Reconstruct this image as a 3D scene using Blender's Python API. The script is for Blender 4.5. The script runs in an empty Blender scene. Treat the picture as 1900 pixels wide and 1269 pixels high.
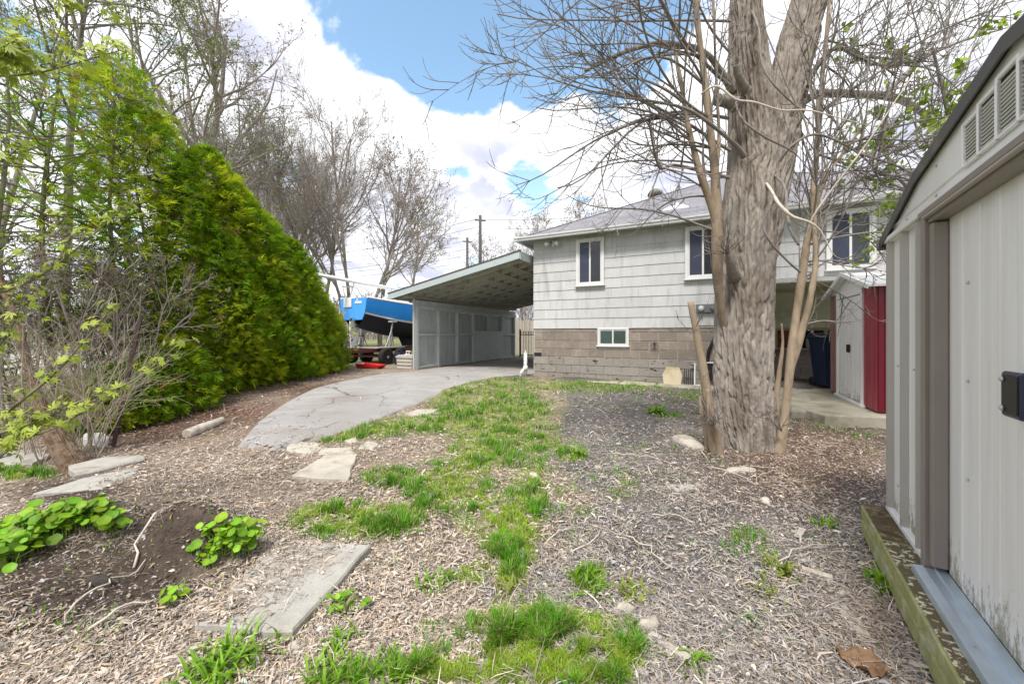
import bpy, math, random
import numpy as np
from math import radians, sin, cos, pi, sqrt
from mathutils import Vector, Matrix

SC = bpy.context.scene
COL = SC.collection
rng = np.random.default_rng(11)
random.seed(5)

# ------------------------------------------------------------------ camera
CAM_H = 1.30
FPX = 720.0                      # focal length in pixels of a 1900 px wide frame
HOR = 620.0                      # horizon row in the same frame
cam_d = bpy.data.cameras.new("camera")
cam_d.sensor_width = 36.0
cam_d.lens = 36.0 * FPX / 1900.0
cam_d.shift_y = (HOR - 634.5) / 1900.0
cam_d.clip_start = 0.05
cam_d.clip_end = 3000.0
cam = bpy.data.objects.new("camera", cam_d)
COL.objects.link(cam)
cam.location = (0, 0, CAM_H)
cam.rotation_euler = (radians(90), 0, 0)
SC.camera = cam

# ------------------------------------------------------------------ light
SUN_EL, SUN_AZ = radians(56), radians(202)      # azimuth clockwise from +Y (ahead): behind the camera, to the left
sun_d = bpy.data.lights.new("sun", 'SUN')
sun_d.energy = 3.0
sun_d.angle = radians(12)
sun_d.color = (1.0, 0.955, 0.89)
sun = bpy.data.objects.new("sun", sun_d)
COL.objects.link(sun)
sdir = Vector((sin(SUN_AZ) * cos(SUN_EL), cos(SUN_AZ) * cos(SUN_EL), sin(SUN_EL)))
sun.rotation_euler = sdir.to_track_quat('Z', 'Y').to_euler()
sun.location = (0, 0, 30)

SC.view_settings.view_transform = 'Standard'
SC.view_settings.look = 'None'
SC.view_settings.gamma = 1.0
SC.view_settings.use_curve_mapping = False
SC.view_settings.exposure = 0.66
SC.render.engine = 'CYCLES'
SC.cycles.use_denoising = True
SC.cycles.max_bounces = 6
SC.cycles.diffuse_bounces = 4
SC.cycles.transparent_max_bounces = 8


class N:
    """small node-tree helper"""
    def __init__(s, tree):
        s.t = tree; s.n = tree.nodes; s.l = tree.links
    def node(s, kind, **kw):
        n = s.n.new(kind)
        for k, v in kw.items():
            setattr(n, k, v)
        return n
    def put(s, sock, v):
        if isinstance(v, bpy.types.NodeSocket):
            s.l.new(v, sock)
        else:
            if hasattr(sock.default_value, '__len__') and not hasattr(v, '__len__'):
                v = [v] * len(sock.default_value)
            if hasattr(v, '__len__') and len(v) == 3 and len(sock.default_value) == 4:
                v = (*v, 1.0)
            sock.default_value = v
    def math(s, op, a, b=None, c=None, clamp=False):
        n = s.node('ShaderNodeMath', operation=op, use_clamp=clamp)
        for i, v in enumerate((a, b, c)):
            if v is not None:
                s.put(n.inputs[i], v)
        return n.outputs[0]
    def vmath(s, op, a, b=None, out=0):
        n = s.node('ShaderNodeVectorMath', operation=op)
        s.put(n.inputs[0], a)
        if b is not None:
            if op == 'SCALE':
                s.put(n.inputs['Scale'], b)
            else:
                s.put(n.inputs[1], b)
        return n.outputs[out]
    def noise(s, vec, scale, detail=4, rough=.55, dist=0.0):
        n = s.node('ShaderNodeTexNoise')
        s.put(n.inputs['Vector'], vec); s.put(n.inputs['Scale'], scale)
        n.inputs['Detail'].default_value = detail; n.inputs['Roughness'].default_value = rough
        n.inputs['Distortion'].default_value = dist
        return n.outputs[0]
    def mapr(s, v, a, b, c=0.0, d=1.0, smooth=True):
        n = s.node('ShaderNodeMapRange', interpolation_type='SMOOTHSTEP' if smooth else 'LINEAR')
        s.put(n.inputs['Value'], v)
        for k, x in zip(('From Min', 'From Max', 'To Min', 'To Max'), (a, b, c, d)):
            s.put(n.inputs[k], x)
        return n.outputs[0]
    def mix(s, f, a, b, blend='MIX'):
        n = s.node('ShaderNodeMix', data_type='RGBA', blend_type=blend)
        s.put(n.inputs[0], f); s.put(n.inputs[6], a); s.put(n.inputs[7], b)
        return n.outputs[2]


# ------------------------------------------------------------------ sky: Nishita blue behind broken bright cloud
world = bpy.data.worlds.new("World")
SC.world = world
world.use_nodes = True
world.node_tree.nodes.clear()
w = N(world.node_tree)
sky = w.node('ShaderNodeTexSky', sky_type='NISHITA')
sky.sun_disc = False
sky.sun_elevation = SUN_EL
sky.sun_rotation = SUN_AZ
sky.altitude = 150
sky.air_density = 1.0
sky.dust_density = 0.6
sky.ozone_density = 1.2
tc = w.node('ShaderNodeTexCoord')
d = w.vmath('NORMALIZE', tc.outputs['Generated'])
sep = w.node('ShaderNodeSeparateXYZ'); w.put(sep.inputs[0], d)
zz = w.math('MAXIMUM', sep.outputs[2], 0.0)
den = w.math('ADD', zz, 0.35)
comb = w.node('ShaderNodeCombineXYZ')
w.put(comb.inputs[0], w.math('DIVIDE', sep.outputs[0], den))
w.put(comb.inputs[1], w.math('DIVIDE', sep.outputs[1], den))
w.put(comb.inputs[2], 0.0)
pp = w.vmath('ADD', comb.outputs[0], (3.1, 7.4, 0.0))
n1 = w.noise(pp, 3.0, 10, .60, .25)
def pxdir(px, py):
    v = Vector(((px - 950) / FPX, 1.0, (HOR - py) / FPX)); v.normalize(); return tuple(v)
cov = w.math('MULTIPLY_ADD', n1, 1.5, -.07)
for (px, py, ri, ro, am) in ((760, 60, 2, 14, .46), (890, 70, 2, 13, .44), (1050, 40, 2, 15, .34), (1200, 90, 2, 14, .18), (975, 335, 1, 6, .24), (835, 345, 0, 6, .16), (640, 230, 2, 9, -.22), (760, 255, 2, 8, -.26), (900, 235, 2, 7, -.22), (1010, 210, 2, 7, -.16)):
    dt = w.vmath('DOT_PRODUCT', d, pxdir(px, py), out=1)
    m = w.mapr(dt, cos(radians(ro)), cos(radians(ri)), 0.0, am)
    cov = w.math('SUBTRACT', cov, m)
alpha = w.mapr(cov, 0.43, 0.57)
n2 = w.noise(w.vmath('ADD', pp, (0.13, -0.1, 4.0)), 2.2, 5, .5, .2)
shade = w.mapr(n2, 0.42, 0.60)
thick = w.mapr(cov, 0.55, 0.70)
ccol = w.mix(w.math('MULTIPLY', shade, thick), (8.6, 8.7, 9.0), (5.0, 5.2, 6.3))
skyc = w.mix(1.0, sky.outputs[0], (2.3, 2.4, 2.1), 'MULTIPLY')
hz = w.mapr(sep.outputs[2], 0.0, 0.5)
skyc = w.mix(w.math('MULTIPLY', w.math('SUBTRACT', 1.0, hz), .55), skyc, (6.4, 7.6, 8.9))
fin = w.mix(alpha, skyc, ccol)
bg = w.node('ShaderNodeBackground')
w.put(bg.inputs[0], fin); bg.inputs[1].default_value = 0.10
wo = w.node('ShaderNodeOutputWorld')
w.l.new(bg.outputs[0], wo.inputs[0])


# ------------------------------------------------------------------ numeric helpers
def sm(a, b, x):
    t = np.clip((np.asarray(x, float) - a) / (b - a), 0, 1)
    return t * t * (3 - 2 * t)

_perm = np.random.default_rng(77).random((256, 256))
def vnoise(x, y):
    x = np.asarray(x, float); y = np.asarray(y, float)
    xi = np.floor(x).astype(int); yi = np.floor(y).astype(int)
    fx = x - xi; fy = y - yi
    fx = fx * fx * (3 - 2 * fx); fy = fy * fy * (3 - 2 * fy)
    g = lambda a, b: _perm[a & 255, b & 255]
    return (g(xi, yi) * (1 - fx) + g(xi + 1, yi) * fx) * (1 - fy) + (g(xi, yi + 1) * (1 - fx) + g(xi + 1, yi + 1) * fx) * fy
def fbm(x, y, o=4):
    s = 0; a = .5
    for i in range(o):
        s = s + a * vnoise(x * 2 ** i + 17.3 * i, y * 2 ** i + 5.1 * i); a *= .5
    return s

def gz(x, y, fine=True):
    """height of the ground"""
    x = np.asarray(x, float); y = np.asarray(y, float)
    z = .25 * sm(3.6, 9.5, y)
    z = z - .10 * sm(-3.2, -5.0, x) * sm(9, 5, y)
    # dug soil heap at the lower left and its two humps
    z = z + .33 * np.exp(-((((x + 1.86) / .27) ** 2 + ((y - 2.26) / .17) ** 2)) ** 1.6)
    z = z + .19 * np.exp(-((((x + 2.85) / .34) ** 2 + ((y - 2.62) / .2) ** 2)) ** 1.4)
    z = z + .12 * np.exp(-(((x + 2.35) / .6) ** 2 + ((y - 1.75) / .30) ** 2))
    # root rise at the big tree
    z = z + .05 * np.exp(-(((x - 2.66) ** 2 + (y - 4.4) ** 2) / .45))
    if fine:
        near = sm(14, 6, y) * (1 - sm(8, 10, np.abs(x)))
        z = z + near * ((fbm(x * 1.3 + 40, y * 1.3 + 40, 3) - .44) * .06 + (fbm(x * 7, y * 7, 3) - .44) * .028)
    return z

def proj(x, y, z):
    y = np.maximum(np.asarray(y, float), .05)
    return 950 + FPX * np.asarray(x, float) / y, HOR - FPX * (np.asarray(z, float) - CAM_H) / y
def P(px, py, Y):
    """the place seen at that pixel, Y metres ahead"""
    return Vector(((px - 950) / FPX * Y, Y, CAM_H + (HOR - py) / FPX * Y))
def G(px, py, dz=0.0):
    """the place on the ground seen at that pixel"""
    z = 0.0
    for _ in range(25):
        Y = (CAM_H - z) * FPX / (py - HOR)
        X = (px - 950) / FPX * Y
        z = .6 * z + .4 * float(gz(X, Y))
    return Vector((X, Y, float(gz(X, Y)) + dz))

# ------------------------------------------------------------------ object helpers
def tag(o, label, cat, group=None):
    o["label"] = label; o["category"] = cat
    if group: o["group"] = group
    return o
def empty(name, loc, rz=0.0, label=None, cat=None, group=None):
    o = bpy.data.objects.new(name, None)
    COL.objects.link(o)
    o.location = loc; o.rotation_euler = (0, 0, rz)
    o.empty_display_size = .1
    if label: tag(o, label, cat, group)
    return o
def link(name, me, mat, parent=None, loc=None, rot=None, scale=None):
    if mat is not None and len(me.materials) == 0:
        me.materials.append(mat)
    o = bpy.data.objects.new(name, me)
    COL.objects.link(o)
    if parent is not None: o.parent = parent
    if loc is not None: o.location = loc
    if rot is not None: o.rotation_euler = rot
    if scale is not None: o.scale = scale
    return o
def structure(o):
    o["kind"] = "structure"; return o
def stuff(o):
    o["kind"] = "stuff"; return o

def np_mesh(name, V, F, col=None, smooth=False):
    """V (n,3); F a list of int arrays (m,k); col (n,3)"""
    me = bpy.data.meshes.new(name)
    V = np.ascontiguousarray(V, dtype=np.float32)
    if not isinstance(F, (list, tuple)): F = [F]
    F = [np.asarray(f, dtype=np.int32) for f in F if len(f)]
    nl = sum(f.size for f in F); npoly = sum(len(f) for f in F)
    me.vertices.add(len(V)); me.vertices.foreach_set('co', V.ravel())
    me.loops.add(nl); me.polygons.add(npoly)
    me.loops.foreach_set('vertex_index', np.concatenate([f.ravel() for f in F]))
    tot = np.concatenate([np.full(len(f), f.shape[1], np.int32) for f in F])
    st = np.zeros(npoly, np.int32); st[1:] = np.cumsum(tot)[:-1]
    me.polygons.foreach_set('loop_start', st)
    if smooth:
        me.polygons.foreach_set('use_smooth', np.ones(npoly, bool))
    me.update(calc_edges=True)
    if col is not None:
        a = me.color_attributes.new('Col', 'FLOAT_COLOR', 'POINT')
        c = np.ones((len(V), 4), np.float32); c[:, :3] = col
        a.data.foreach_set('color', c.ravel())
    return me

class MB:
    """collects simple solids, then links them as one mesh object"""
    def __init__(s): s.v = []; s.f = []
    def add(s, vs, fs):
        b = len(s.v); s.v += [tuple(v) for v in vs]; s.f += [tuple(i + b for i in f) for f in fs]; return s
    def box(s, x0, x1, y0, y1, z0, z1):
        return s.add([(x0, y0, z0), (x1, y0, z0), (x1, y1, z0), (x0, y1, z0), (x0, y0, z1), (x1, y0, z1), (x1, y1, z1), (x0, y1, z1)],
                     [(0, 3, 2, 1), (4, 5, 6, 7), (0, 1, 5, 4), (1, 2, 6, 5), (2, 3, 7, 6), (3, 0, 4, 7)])
    def cbox(s, x0, x1, y0, y1, z0, z1, b=.006):
        """box with chamfered edges"""
        X = (x0, x1); Y = (y0, y1); Z = (z0, z1); vs = []; idx = {}
        for i in (0, 1):
            for j in (0, 1):
                for k in (0, 1):
                    sx, sy, sz = (b, -b)[i], (b, -b)[j], (b, -b)[k]
                    for ax, p in enumerate(((X[i], Y[j] + sy, Z[k] + sz), (X[i] + sx, Y[j], Z[k] + sz), (X[i] + sx, Y[j] + sy, Z[k]))):
                        idx[(i, j, k, ax)] = len(vs); vs.append(p)
        g = lambda i, j, k, a: idx[(i, j, k, a)]
        fs = []
        for e in (0, 1):
            q = [g(e, 0, 0, 0), g(e, 1, 0, 0), g(e, 1, 1, 0), g(e, 0, 1, 0)]; fs.append(tuple(q if e else q[::-1]))
            q = [g(0, e, 0, 1), g(1, e, 0, 1), g(1, e, 1, 1), g(0, e, 1, 1)]; fs.append(tuple(q[::-1] if e else q))
            q = [g(0, 0, e, 2), g(1, 0, e, 2), g(1, 1, e, 2), g(0, 1, e, 2)]; fs.append(tuple(q if e else q[::-1]))
        for a in (0, 1):
            for c in (0, 1):
                flip = (a != c)
                q = [g(a, c, 0, 0), g(a, c, 0, 1), g(a, c, 1, 1), g(a, c, 1, 0)]; fs.append(tuple(q[::-1] if flip else q))
                q = [g(a, 0, c, 0), g(a, 0, c, 2), g(a, 1, c, 2), g(a, 1, c, 0)]; fs.append(tuple(q if flip else q[::-1]))
                q = [g(0, a, c, 1), g(0, a, c, 2), g(1, a, c, 2), g(1, a, c, 1)]; fs.append(tuple(q[::-1] if flip else q))
                for h in (0, 1):
                    q = [g(a, c, h, 0), g(a, c, h, 1), g(a, c, h, 2)]
                    fs.append(tuple(q if (a + c + h) % 2 else q[::-1]))
        return s.add(vs, fs)
    def prism(s, poly, z0, z1):
        """poly: list of (x,y); z0,z1 numbers"""
        n = len(poly)
        vs = [(x, y, z0) for x, y in poly] + [(x, y, z1) for x, y in poly]
        fs = [tuple(range(n))[::-1], tuple(range(n, 2 * n))] + [(i, (i + 1) % n, n + (i + 1) % n, n + i) for i in range(n)]
        return s.add(vs, fs)
    def extrude(s, poly3, vec):
        n = len(poly3); vec = Vector(vec)
        vs = [tuple(p) for p in poly3] + [tuple(Vector(p) + vec) for p in poly3]
        fs = [tuple(range(n))[::-1], tuple(range(n, 2 * n))] + [(i, (i + 1) % n, n + (i + 1) % n, n + i) for i in range(n)]
        return s.add(vs, fs)
    def bar(s, a, b, wd, ht, up=(0, 0, 1)):
        """rectangular bar from a to b"""
        a = Vector(a); b = Vector(b); t = (b - a).normalized(); up = Vector(up)
        r = t.cross(up)
        if r.length < 1e-4: r = t.cross(Vector((1, 0, 0)))
        r.normalize(); u = r.cross(t)
        q = [r * sx * wd / 2 + u * sz * ht / 2 for sx, sz in ((-1, -1), (1, -1), (1, 1), (-1, 1))]
        vs = [a + k for k in q] + [b + k for k in q]
        return s.add(vs, [(0, 1, 2, 3), (7, 6, 5, 4), (0, 4, 5, 1), (1, 5, 6, 2), (2, 6, 7, 3), (3, 7, 4, 0)])
    def tube(s, pts, rad, n=8, cap=True):
        pts = [Vector(p) for p in pts]
        if not hasattr(rad, '__len__'): rad = [rad] * len(pts)
        rings = []; b = len(s.v); ref = None
        for i, p in enumerate(pts):
            t = (pts[min(i + 1, len(pts) - 1)] - pts[max(i - 1, 0)]).normalized()
            if ref is None: ref = Vector((0, 0, 1)) if abs(t.z) < .9 else Vector((1, 0, 0))
            r = t.cross(ref).normalized(); u = r.cross(t).normalized()
            ref = u
            for k in range(n):
                a = 2 * pi * k / n
                s.v.append(tuple(p + r * cos(a) * rad[i] + u * sin(a) * rad[i]))
        for i in range(len(pts) - 1):
            for k in range(n):
                k2 = (k + 1) % n
                s.f.append((b + i * n + k, b + i * n + k2, b + (i + 1) * n + k2, b + (i + 1) * n + k))
        if cap:
            s.f.append(tuple(b + k for k in range(n))[::-1])
            s.f.append(tuple(b + (len(pts) - 1) * n + k for k in range(n)))
        return s
    def lathe(s, prof, c=(0, 0, 0), n=24):
        """prof: list of (r,z)"""
        b = len(s.v)
        for r, z in prof:
            for k in range(n):
                a = 2 * pi * k / n
                s.v.append((c[0] + r * cos(a), c[1] + r * sin(a), c[2] + z))
        for i in range(len(prof) - 1):
            for k in range(n):
                k2 = (k + 1) % n
                s.f.append((b + i * n + k, b + i * n + k2, b + (i + 1) * n + k2, b + (i + 1) * n + k))
        s.f.append(tuple(b + k for k in range(n))[::-1])
        s.f.append(tuple(b + (len(prof) - 1) * n + k for k in range(n)))
        return s
    def mesh(s, name, smooth=False):
        me = bpy.data.meshes.new(name)
        me.from_pydata(s.v, [], s.f)
        if smooth: me.polygons.foreach_set('use_smooth', np.ones(len(me.polygons), bool))
        me.update()
        return me
    def obj(s, name, mat, parent=None, loc=None, rot=None, smooth=False):
        return link(name, s.mesh(name, smooth), mat, parent, loc, rot)

# batched tubes for branches: P (B,N,3), R (B,N)
def tubes(Pt, R, S):
    B, Nn, _ = Pt.shape
    T = np.empty_like(Pt)
    T[:, 1:-1] = Pt[:, 2:] - Pt[:, :-2]; T[:, 0] = Pt[:, 1] - Pt[:, 0]; T[:, -1] = Pt[:, -1] - Pt[:, -2]
    T /= np.linalg.norm(T, axis=2, keepdims=True) + 1e-9
    ref = np.tile(np.array([.3, .2, .93]), (B, Nn, 1))
    bad = np.abs((T * ref).sum(2)) > .93
    ref[bad] = (1, 0, 0)
    r = np.cross(T, ref); r /= np.linalg.norm(r, axis=2, keepdims=True) + 1e-9
    u = np.cross(r, T)
    a = np.arange(S) * 2 * pi / S
    V = Pt[:, :, None] + R[:, :, None, None] * (r[:, :, None] * np.cos(a)[None, None, :, None] + u[:, :, None] * np.sin(a)[None, None, :, None])
    i = np.arange(B)[:, None, None] * Nn * S + np.arange(Nn - 1)[None, :, None] * S
    k = np.arange(S)[None, None]; k2 = (k + 1) % S
    F = np.stack([i + k, i + k2, i + S + k2, i + S + k], -1).reshape(-1, 4)
    return V.reshape(-1, 3), F
class Acc:
    def __init__(s): s.V = []; s.F = {}; s.C = []; s.n = 0
    def add(s, V, F, C=None):
        k = F.shape[1]
        s.F.setdefault(k, []).append(F + s.n); s.V.append(V); s.n += len(V)
        if C is not None: s.C.append(np.broadcast_to(C, (len(V), 3)))
        return s
    def mesh(s, name, smooth=False):
        return np_mesh(name, np.concatenate(s.V), [np.concatenate(v) for v in s.F.values()],
                       np.concatenate(s.C) if s.C else None, smooth)

def grow(st, dr, L, r0, r1, Nn, wander, up, rg):
    """polylines for B branches"""
    B = len(st); Pt = np.empty((B, Nn, 3)); Pt[:, 0] = st
    dd = dr / (np.linalg.norm(dr, axis=1, keepdims=True) + 1e-9)
    step = (np.asarray(L) / (Nn - 1))[:, None]
    upv = np.zeros((B, 3)); upv[:, 2] = up
    for i in range(1, Nn):
        Pt[:, i] = Pt[:, i - 1] + dd * step
        dd = dd + rg.normal(0, wander, (B, 3)) + upv
        dd /= np.linalg.norm(dd, axis=1, keepdims=True)
    t = np.linspace(0, 1, Nn)[None]
    R = np.asarray(r0)[:, None] * (1 - t) + np.asarray(r1)[:, None] * t
    return Pt, R
def spawn(Pt, R, n, t0, t1, ang, rg, jit=.25):
    B, Nn, _ = Pt.shape
    idx = np.repeat(np.arange(B), n)
    t = (t0 + (t1 - t0) * rg.random(len(idx))) * (Nn - 1)
    i = np.minimum(t.astype(int), Nn - 2); f = (t - i)[:, None]
    st = Pt[idx, i] * (1 - f) + Pt[idx, i + 1] * f
    tg = Pt[idx, i + 1] - Pt[idx, i]; tg /= np.linalg.norm(tg, axis=1, keepdims=True) + 1e-9
    q = rg.normal(size=tg.shape); q -= (q * tg).sum(1, keepdims=True) * tg; q /= np.linalg.norm(q, axis=1, keepdims=True) + 1e-9
    a = ang * (1 + jit * rg.normal(size=len(idx)))[:, None]
    dr = tg * np.cos(a) + q * np.sin(a)
    r = R[idx, i] * (1 - f[:, 0]) + R[idx, i + 1] * f[:, 0]
    Lp = np.linalg.norm(np.diff(Pt, axis=1), axis=2).sum(1)[idx]
    return st, dr, r, Lp, t / (Nn - 1)

# ------------------------------------------------------------------ materials
MATS = {}
def M(name, col, rough=.75, var=.12, vs=6.0, col2=None, c2s=3.0, c2=(.5, .65), bump=0.0, bs=60.0, metal=0.0, spec=.4,
      st=(1, 1, 1), attr=False, rnd=.0, trans=0.0, coat=0.0, hue=None):
    """procedural material: world-space noise variation, optional second colour in patches, fine bump"""
    m = bpy.data.materials.new(name); m.use_nodes = True
    m.node_tree.nodes.clear(); k = N(m.node_tree)
    geo = k.node('ShaderNodeNewGeometry')
    pos = k.vmath('MULTIPLY', geo.outputs['Position'], st)
    if attr:
        a = k.node('ShaderNodeVertexColor', layer_name='Col'); c = a.outputs[0]
        if col is not None: c = k.mix(1.0, c, col, 'MULTIPLY')
    else:
        c = col
    nz = k.noise(pos, vs, 5, .6)
    if col2 is not None:
        n2 = k.noise(k.vmath('ADD', pos, (31.0, 17.0, 5.0)), c2s, 7, .62)
        c = k.mix(k.mapr(n2, c2[0], c2[1]), c, col2)
    f = k.mapr(nz, .25, .75, 1 - var, 1 + var, False)
    if rnd:
        oi = k.node('ShaderNodeObjectInfo')
        f = k.math('MULTIPLY', f, k.mapr(oi.outputs['Random'], 0, 1, 1 - rnd, 1 + rnd, False))
    cc = k.node('ShaderNodeCombineXYZ')
    for i in range(3): k.put(cc.inputs[i], f)
    c = k.mix(1.0, c, cc.outputs[0], 'MULTIPLY')
    b = k.node('ShaderNodeBsdfPrincipled')
    k.put(b.inputs['Base Color'], c)
    k.put(b.inputs['Roughness'], k.mapr(nz, .2, .8, max(rough - .08, .02), min(rough + .08, 1.0), False))
    b.inputs['Metallic'].default_value = metal
    b.inputs['Specular IOR Level'].default_value = spec
    if coat: b.inputs['Coat Weight'].default_value = coat
    if bump:
        bn = k.node('ShaderNodeBump'); bn.inputs['Strength'].default_value = 1.0
        bn.inputs['Distance'].default_value = bump
        k.put(bn.inputs['Height'], k.noise(pos, bs, 4, .6))
        k.l.new(bn.outputs[0], b.inputs['Normal'])
    o = k.node('ShaderNodeOutputMaterial')
    if trans:
        tr = k.node('ShaderNodeBsdfTranslucent'); k.put(tr.inputs[0], c)
        mx = k.node('ShaderNodeMixShader'); mx.inputs[0].default_value = trans
        k.l.new(b.outputs[0], mx.inputs[1]); k.l.new(tr.outputs[0], mx.inputs[2]); k.l.new(mx.outputs[0], o.inputs[0])
    else:
        k.l.new(b.outputs[0], o.inputs[0])
    MATS[name] = m
    return m

m_ground = M('ground_soil', None, .95, .30, 25, attr=True, bump=.02, bs=45, spec=.1)
m_litter = M('dry_litter', None, .9, .18, 60, attr=True, spec=.15)
m_grass = M('grass_blades', None, .6, .2, 5, attr=True, trans=.35, spec=.3)
m_leaf = M('fresh_leaf', None, .5, .15, 20, attr=True, trans=.35, spec=.35)
m_cedar = M('cedar_foliage', None, .65, .22, 3.0, attr=True, trans=.45, spec=.25)
m_shingle = M('siding_shingle', (.525, .53, .53), .8, .07, 3.5, col2=(.40, .395, .375), c2s=1.5, c2=(.48, .72), st=(3.4, 3.4, .7), bump=.0015, bs=120, rnd=.055, spec=.3)
m_block = M('concrete_block', (.255, .215, .18), .92, .16, 22, col2=(.31, .27, .235), c2s=5, bump=.004, bs=90, rnd=.14, spec=.15)
m_mortar = M('mortar', (.48, .45, .41), .95, .15, 20, bump=.003, bs=80, spec=.15)
m_parge = M('parged_block', (.29, .265, .235), .93, .18, 12, col2=(.035, .033, .03), c2s=4.2, c2=(.60, .66), st=(1, 1, 2.2), bump=.006, bs=50, rnd=.08, spec=.15)
m_white = M('white_trim', (.68, .68, .67), .5, .05, 8, col2=(.60, .59, .55), c2s=7, c2=(.58, .75))
m_gutter = M('gutter_white', (.70, .71, .71), .45, .06, 5, col2=(.50, .49, .47), c2s=5, c2=(.55, .75))
m_soffit = M('soffit_paint', (.34, .35, .34), .8, .12, 6)
m_roof = None
m_screen = M('window_screen', (.035, .042, .075), .42, .25, 3, spec=.5)
m_glass = M('window_glass', (.018, .021, .026), .04, .1, 2, spec=.7)
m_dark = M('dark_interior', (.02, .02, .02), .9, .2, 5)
m_carwall = M('carport_panel', (.50, .545, .54), .8, .10, 4, col2=(.41, .445, .435), c2s=2, c2=(.45, .7), st=(2, 2, .7), rnd=.05, spec=.3)
m_cartrim = M('carport_stud', (.54, .585, .58), .75, .12, 6, rnd=.06)
m_carfascia = M('carport_fascia', (.43, .49, .50), .65, .08, 4)
m_rafter = M('rafter_wood', (.36, .36, .315), .85, .18, 10, rnd=.08)
m_deckboard = M('carport_deck', (.74, .74, .66), .9, .15, 8, rnd=.06)
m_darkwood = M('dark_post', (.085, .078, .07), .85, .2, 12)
m_concrete = M('concrete_slab', (.38, .365, .33), .9, .14, 9, col2=(.25, .22, .18), c2s=3.5, c2=(.46, .70), bump=.004, bs=70, spec=.15)
m_palestone = M('pale_limestone', (.46, .425, .36), .9, .14, 9, col2=(.32, .28, .22), c2s=5, c2=(.48, .70), bump=.004, bs=60, spec=.15)
m_mossy = M('patio_concrete', (.40, .375, .30), .92, .14, 8, col2=(.24, .215, .14), c2s=2.5, c2=(.45, .7), bump=.005, bs=50, spec=.15)
m_fencewood = M('weathered_fence', (.40, .35, .30), .9, .2, 20, st=(4, 4, .6), rnd=.15)
m_iron = M('black_iron', (.03, .03, .034), .5, .15, 10, spec=.5)
m_shedw = M('shed_white_metal', (.83, .83, .83), .42, .03, 2.5, col2=(.77, .76, .74), c2s=1.3, c2=(.45, .7), st=(2, 2, .5), spec=.45)
m_shedb = M('shed_brown_trim', (.25, .215, .19), .45, .08, 5, spec=.5)
m_shedroof = M('shed_roof_metal', (.10, .10, .098), .55, .15, 6, col2=(.16, .145, .12), c2s=8)
m_galv = M('galvanised_track', (.60, .70, .80), .32, .08, 12, metal=.65)
m_navy = M('navy_handle', (.012, .018, .05), .28, .1, 10, spec=.6)
m_timber = M('mossy_timber', (.32, .325, .15), .9, .25, 14, col2=(.42, .41, .27), c2s=6, st=(1, 1, 1), bump=.006, bs=45, spec=.15)
m_timtop = M('wet_timber_top', (.105, .075, .045), .9, .3, 30, col2=(.22, .19, .10), c2s=18, bump=.006, bs=60, spec=.2)
m_peel = M('peeling_paint_timber', (.60, .55, .40), .85, .15, 30, col2=(.13, .105, .06), c2s=34, c2=(.43, .47), bump=.006, bs=40, spec=.2)
m_red = M('red_metal', (.30, .008, .03), .4, .08, 4, spec=.5)
m_redlight = M('sunlit_red_metal', (.30, .045, .065), .45, .08, 4, spec=.5)  # paler copy of the red: the front's stronger light put into the colour
m_shedred = M('red_metal_wall', (.145, .004, .016), .4, .10, 4, spec=.5)  # darker copy of the red: the side wall's weaker light painted in
m_binblue = M('bin_blue', (.012, .03, .075), .45, .1, 6, spec=.5)
m_binlid = M('bin_lid', (.03, .05, .10), .35, .1, 6, spec=.5)
m_boat = M('boat_blue', (.03, .32, .88), .22, .05, 3, spec=.5, coat=.5)
m_boatdark = M('boat_bottom', (.012, .014, .03), .6, .2, 6)
m_boatwhite = M('boat_white', (.78, .78, .77), .35, .05, 5)
m_rudder = M('rudder_mottled', (.66, .66, .66), .7, .1, 6, col2=(.08, .08, .09), c2s=5, c2=(.52, .56))
m_trailer = M('trailer_rust', (.13, .035, .03), .7, .25, 12, col2=(.07, .05, .045), c2s=9)
m_tyre = M('tyre_rubber', (.018, .018, .018), .85, .15, 20)
m_steel = M('pale_steel', (.55, .55, .54), .45, .1, 10, metal=.3)
m_boxbeige = M('deck_box_plastic', (.46, .44, .39), .6, .07, 6)
m_redplastic = M('red_plastic', (.62, .03, .025), .45, .1, 6)
m_bark = M('maple_bark', (.30, .265, .232), .95, .30, 26, col2=(.19, .158, .13), c2s=5, c2=(.44, .64), st=(1, 1, .22), bump=.008, bs=60, spec=.1)
m_sucker = M('sucker_bark', (.31, .245, .175), .85, .2, 20, col2=(.24, .18, .125), c2s=9, st=(1, 1, .4), bump=.002, bs=90, spec=.15)
m_twig = M('twig_bark', (.235, .21, .19), .85, .22, 8, col2=(.15, .13, .12), c2s=2.5, spec=.15)
m_paletwig = M('pale_twig', (.55, .50, .43), .85, .15, 15, col2=(.40, .35, .29), c2s=6, spec=.15)
m_fartwig = M('far_tree_bark', (.30, .265, .24), .9, .25, 2, spec=.1)
m_bigbark = M('grey_tree_bark', (.25, .225, .20), .9, .25, 10, col2=(.15, .135, .10), c2s=3, st=(1, 1, .4), bump=.01, bs=25, spec=.1)
m_greystem = M('mossy_stem', (.19, .18, .12), .9, .25, 8, spec=.1)
m_stringy = M('stringy_bark', (.17, .125, .09), .95, .2, 12, col2=(.10, .065, .04), c2s=14, c2=(.45, .6), bump=.004, bs=60, spec=.1)
m_rust = M('rusty_stake', (.05, .032, .028), .8, .25, 20)
m_pole = M('utility_pole_wood', (.09, .08, .075), .9, .2, 4)
m_wire = M('wire_black', (.06, .07, .07), .6, .1, 3)
m_log = M('sawn_log', (.56, .51, .44), .9, .12, 12, col2=(.40, .34, .27), c2s=8, bump=.003, bs=60)
m_stoneyel = M('sandstone', (.52, .45, .31), .9, .12, 9, col2=(.40, .33, .21), c2s=4, bump=.006, bs=30)
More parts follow.
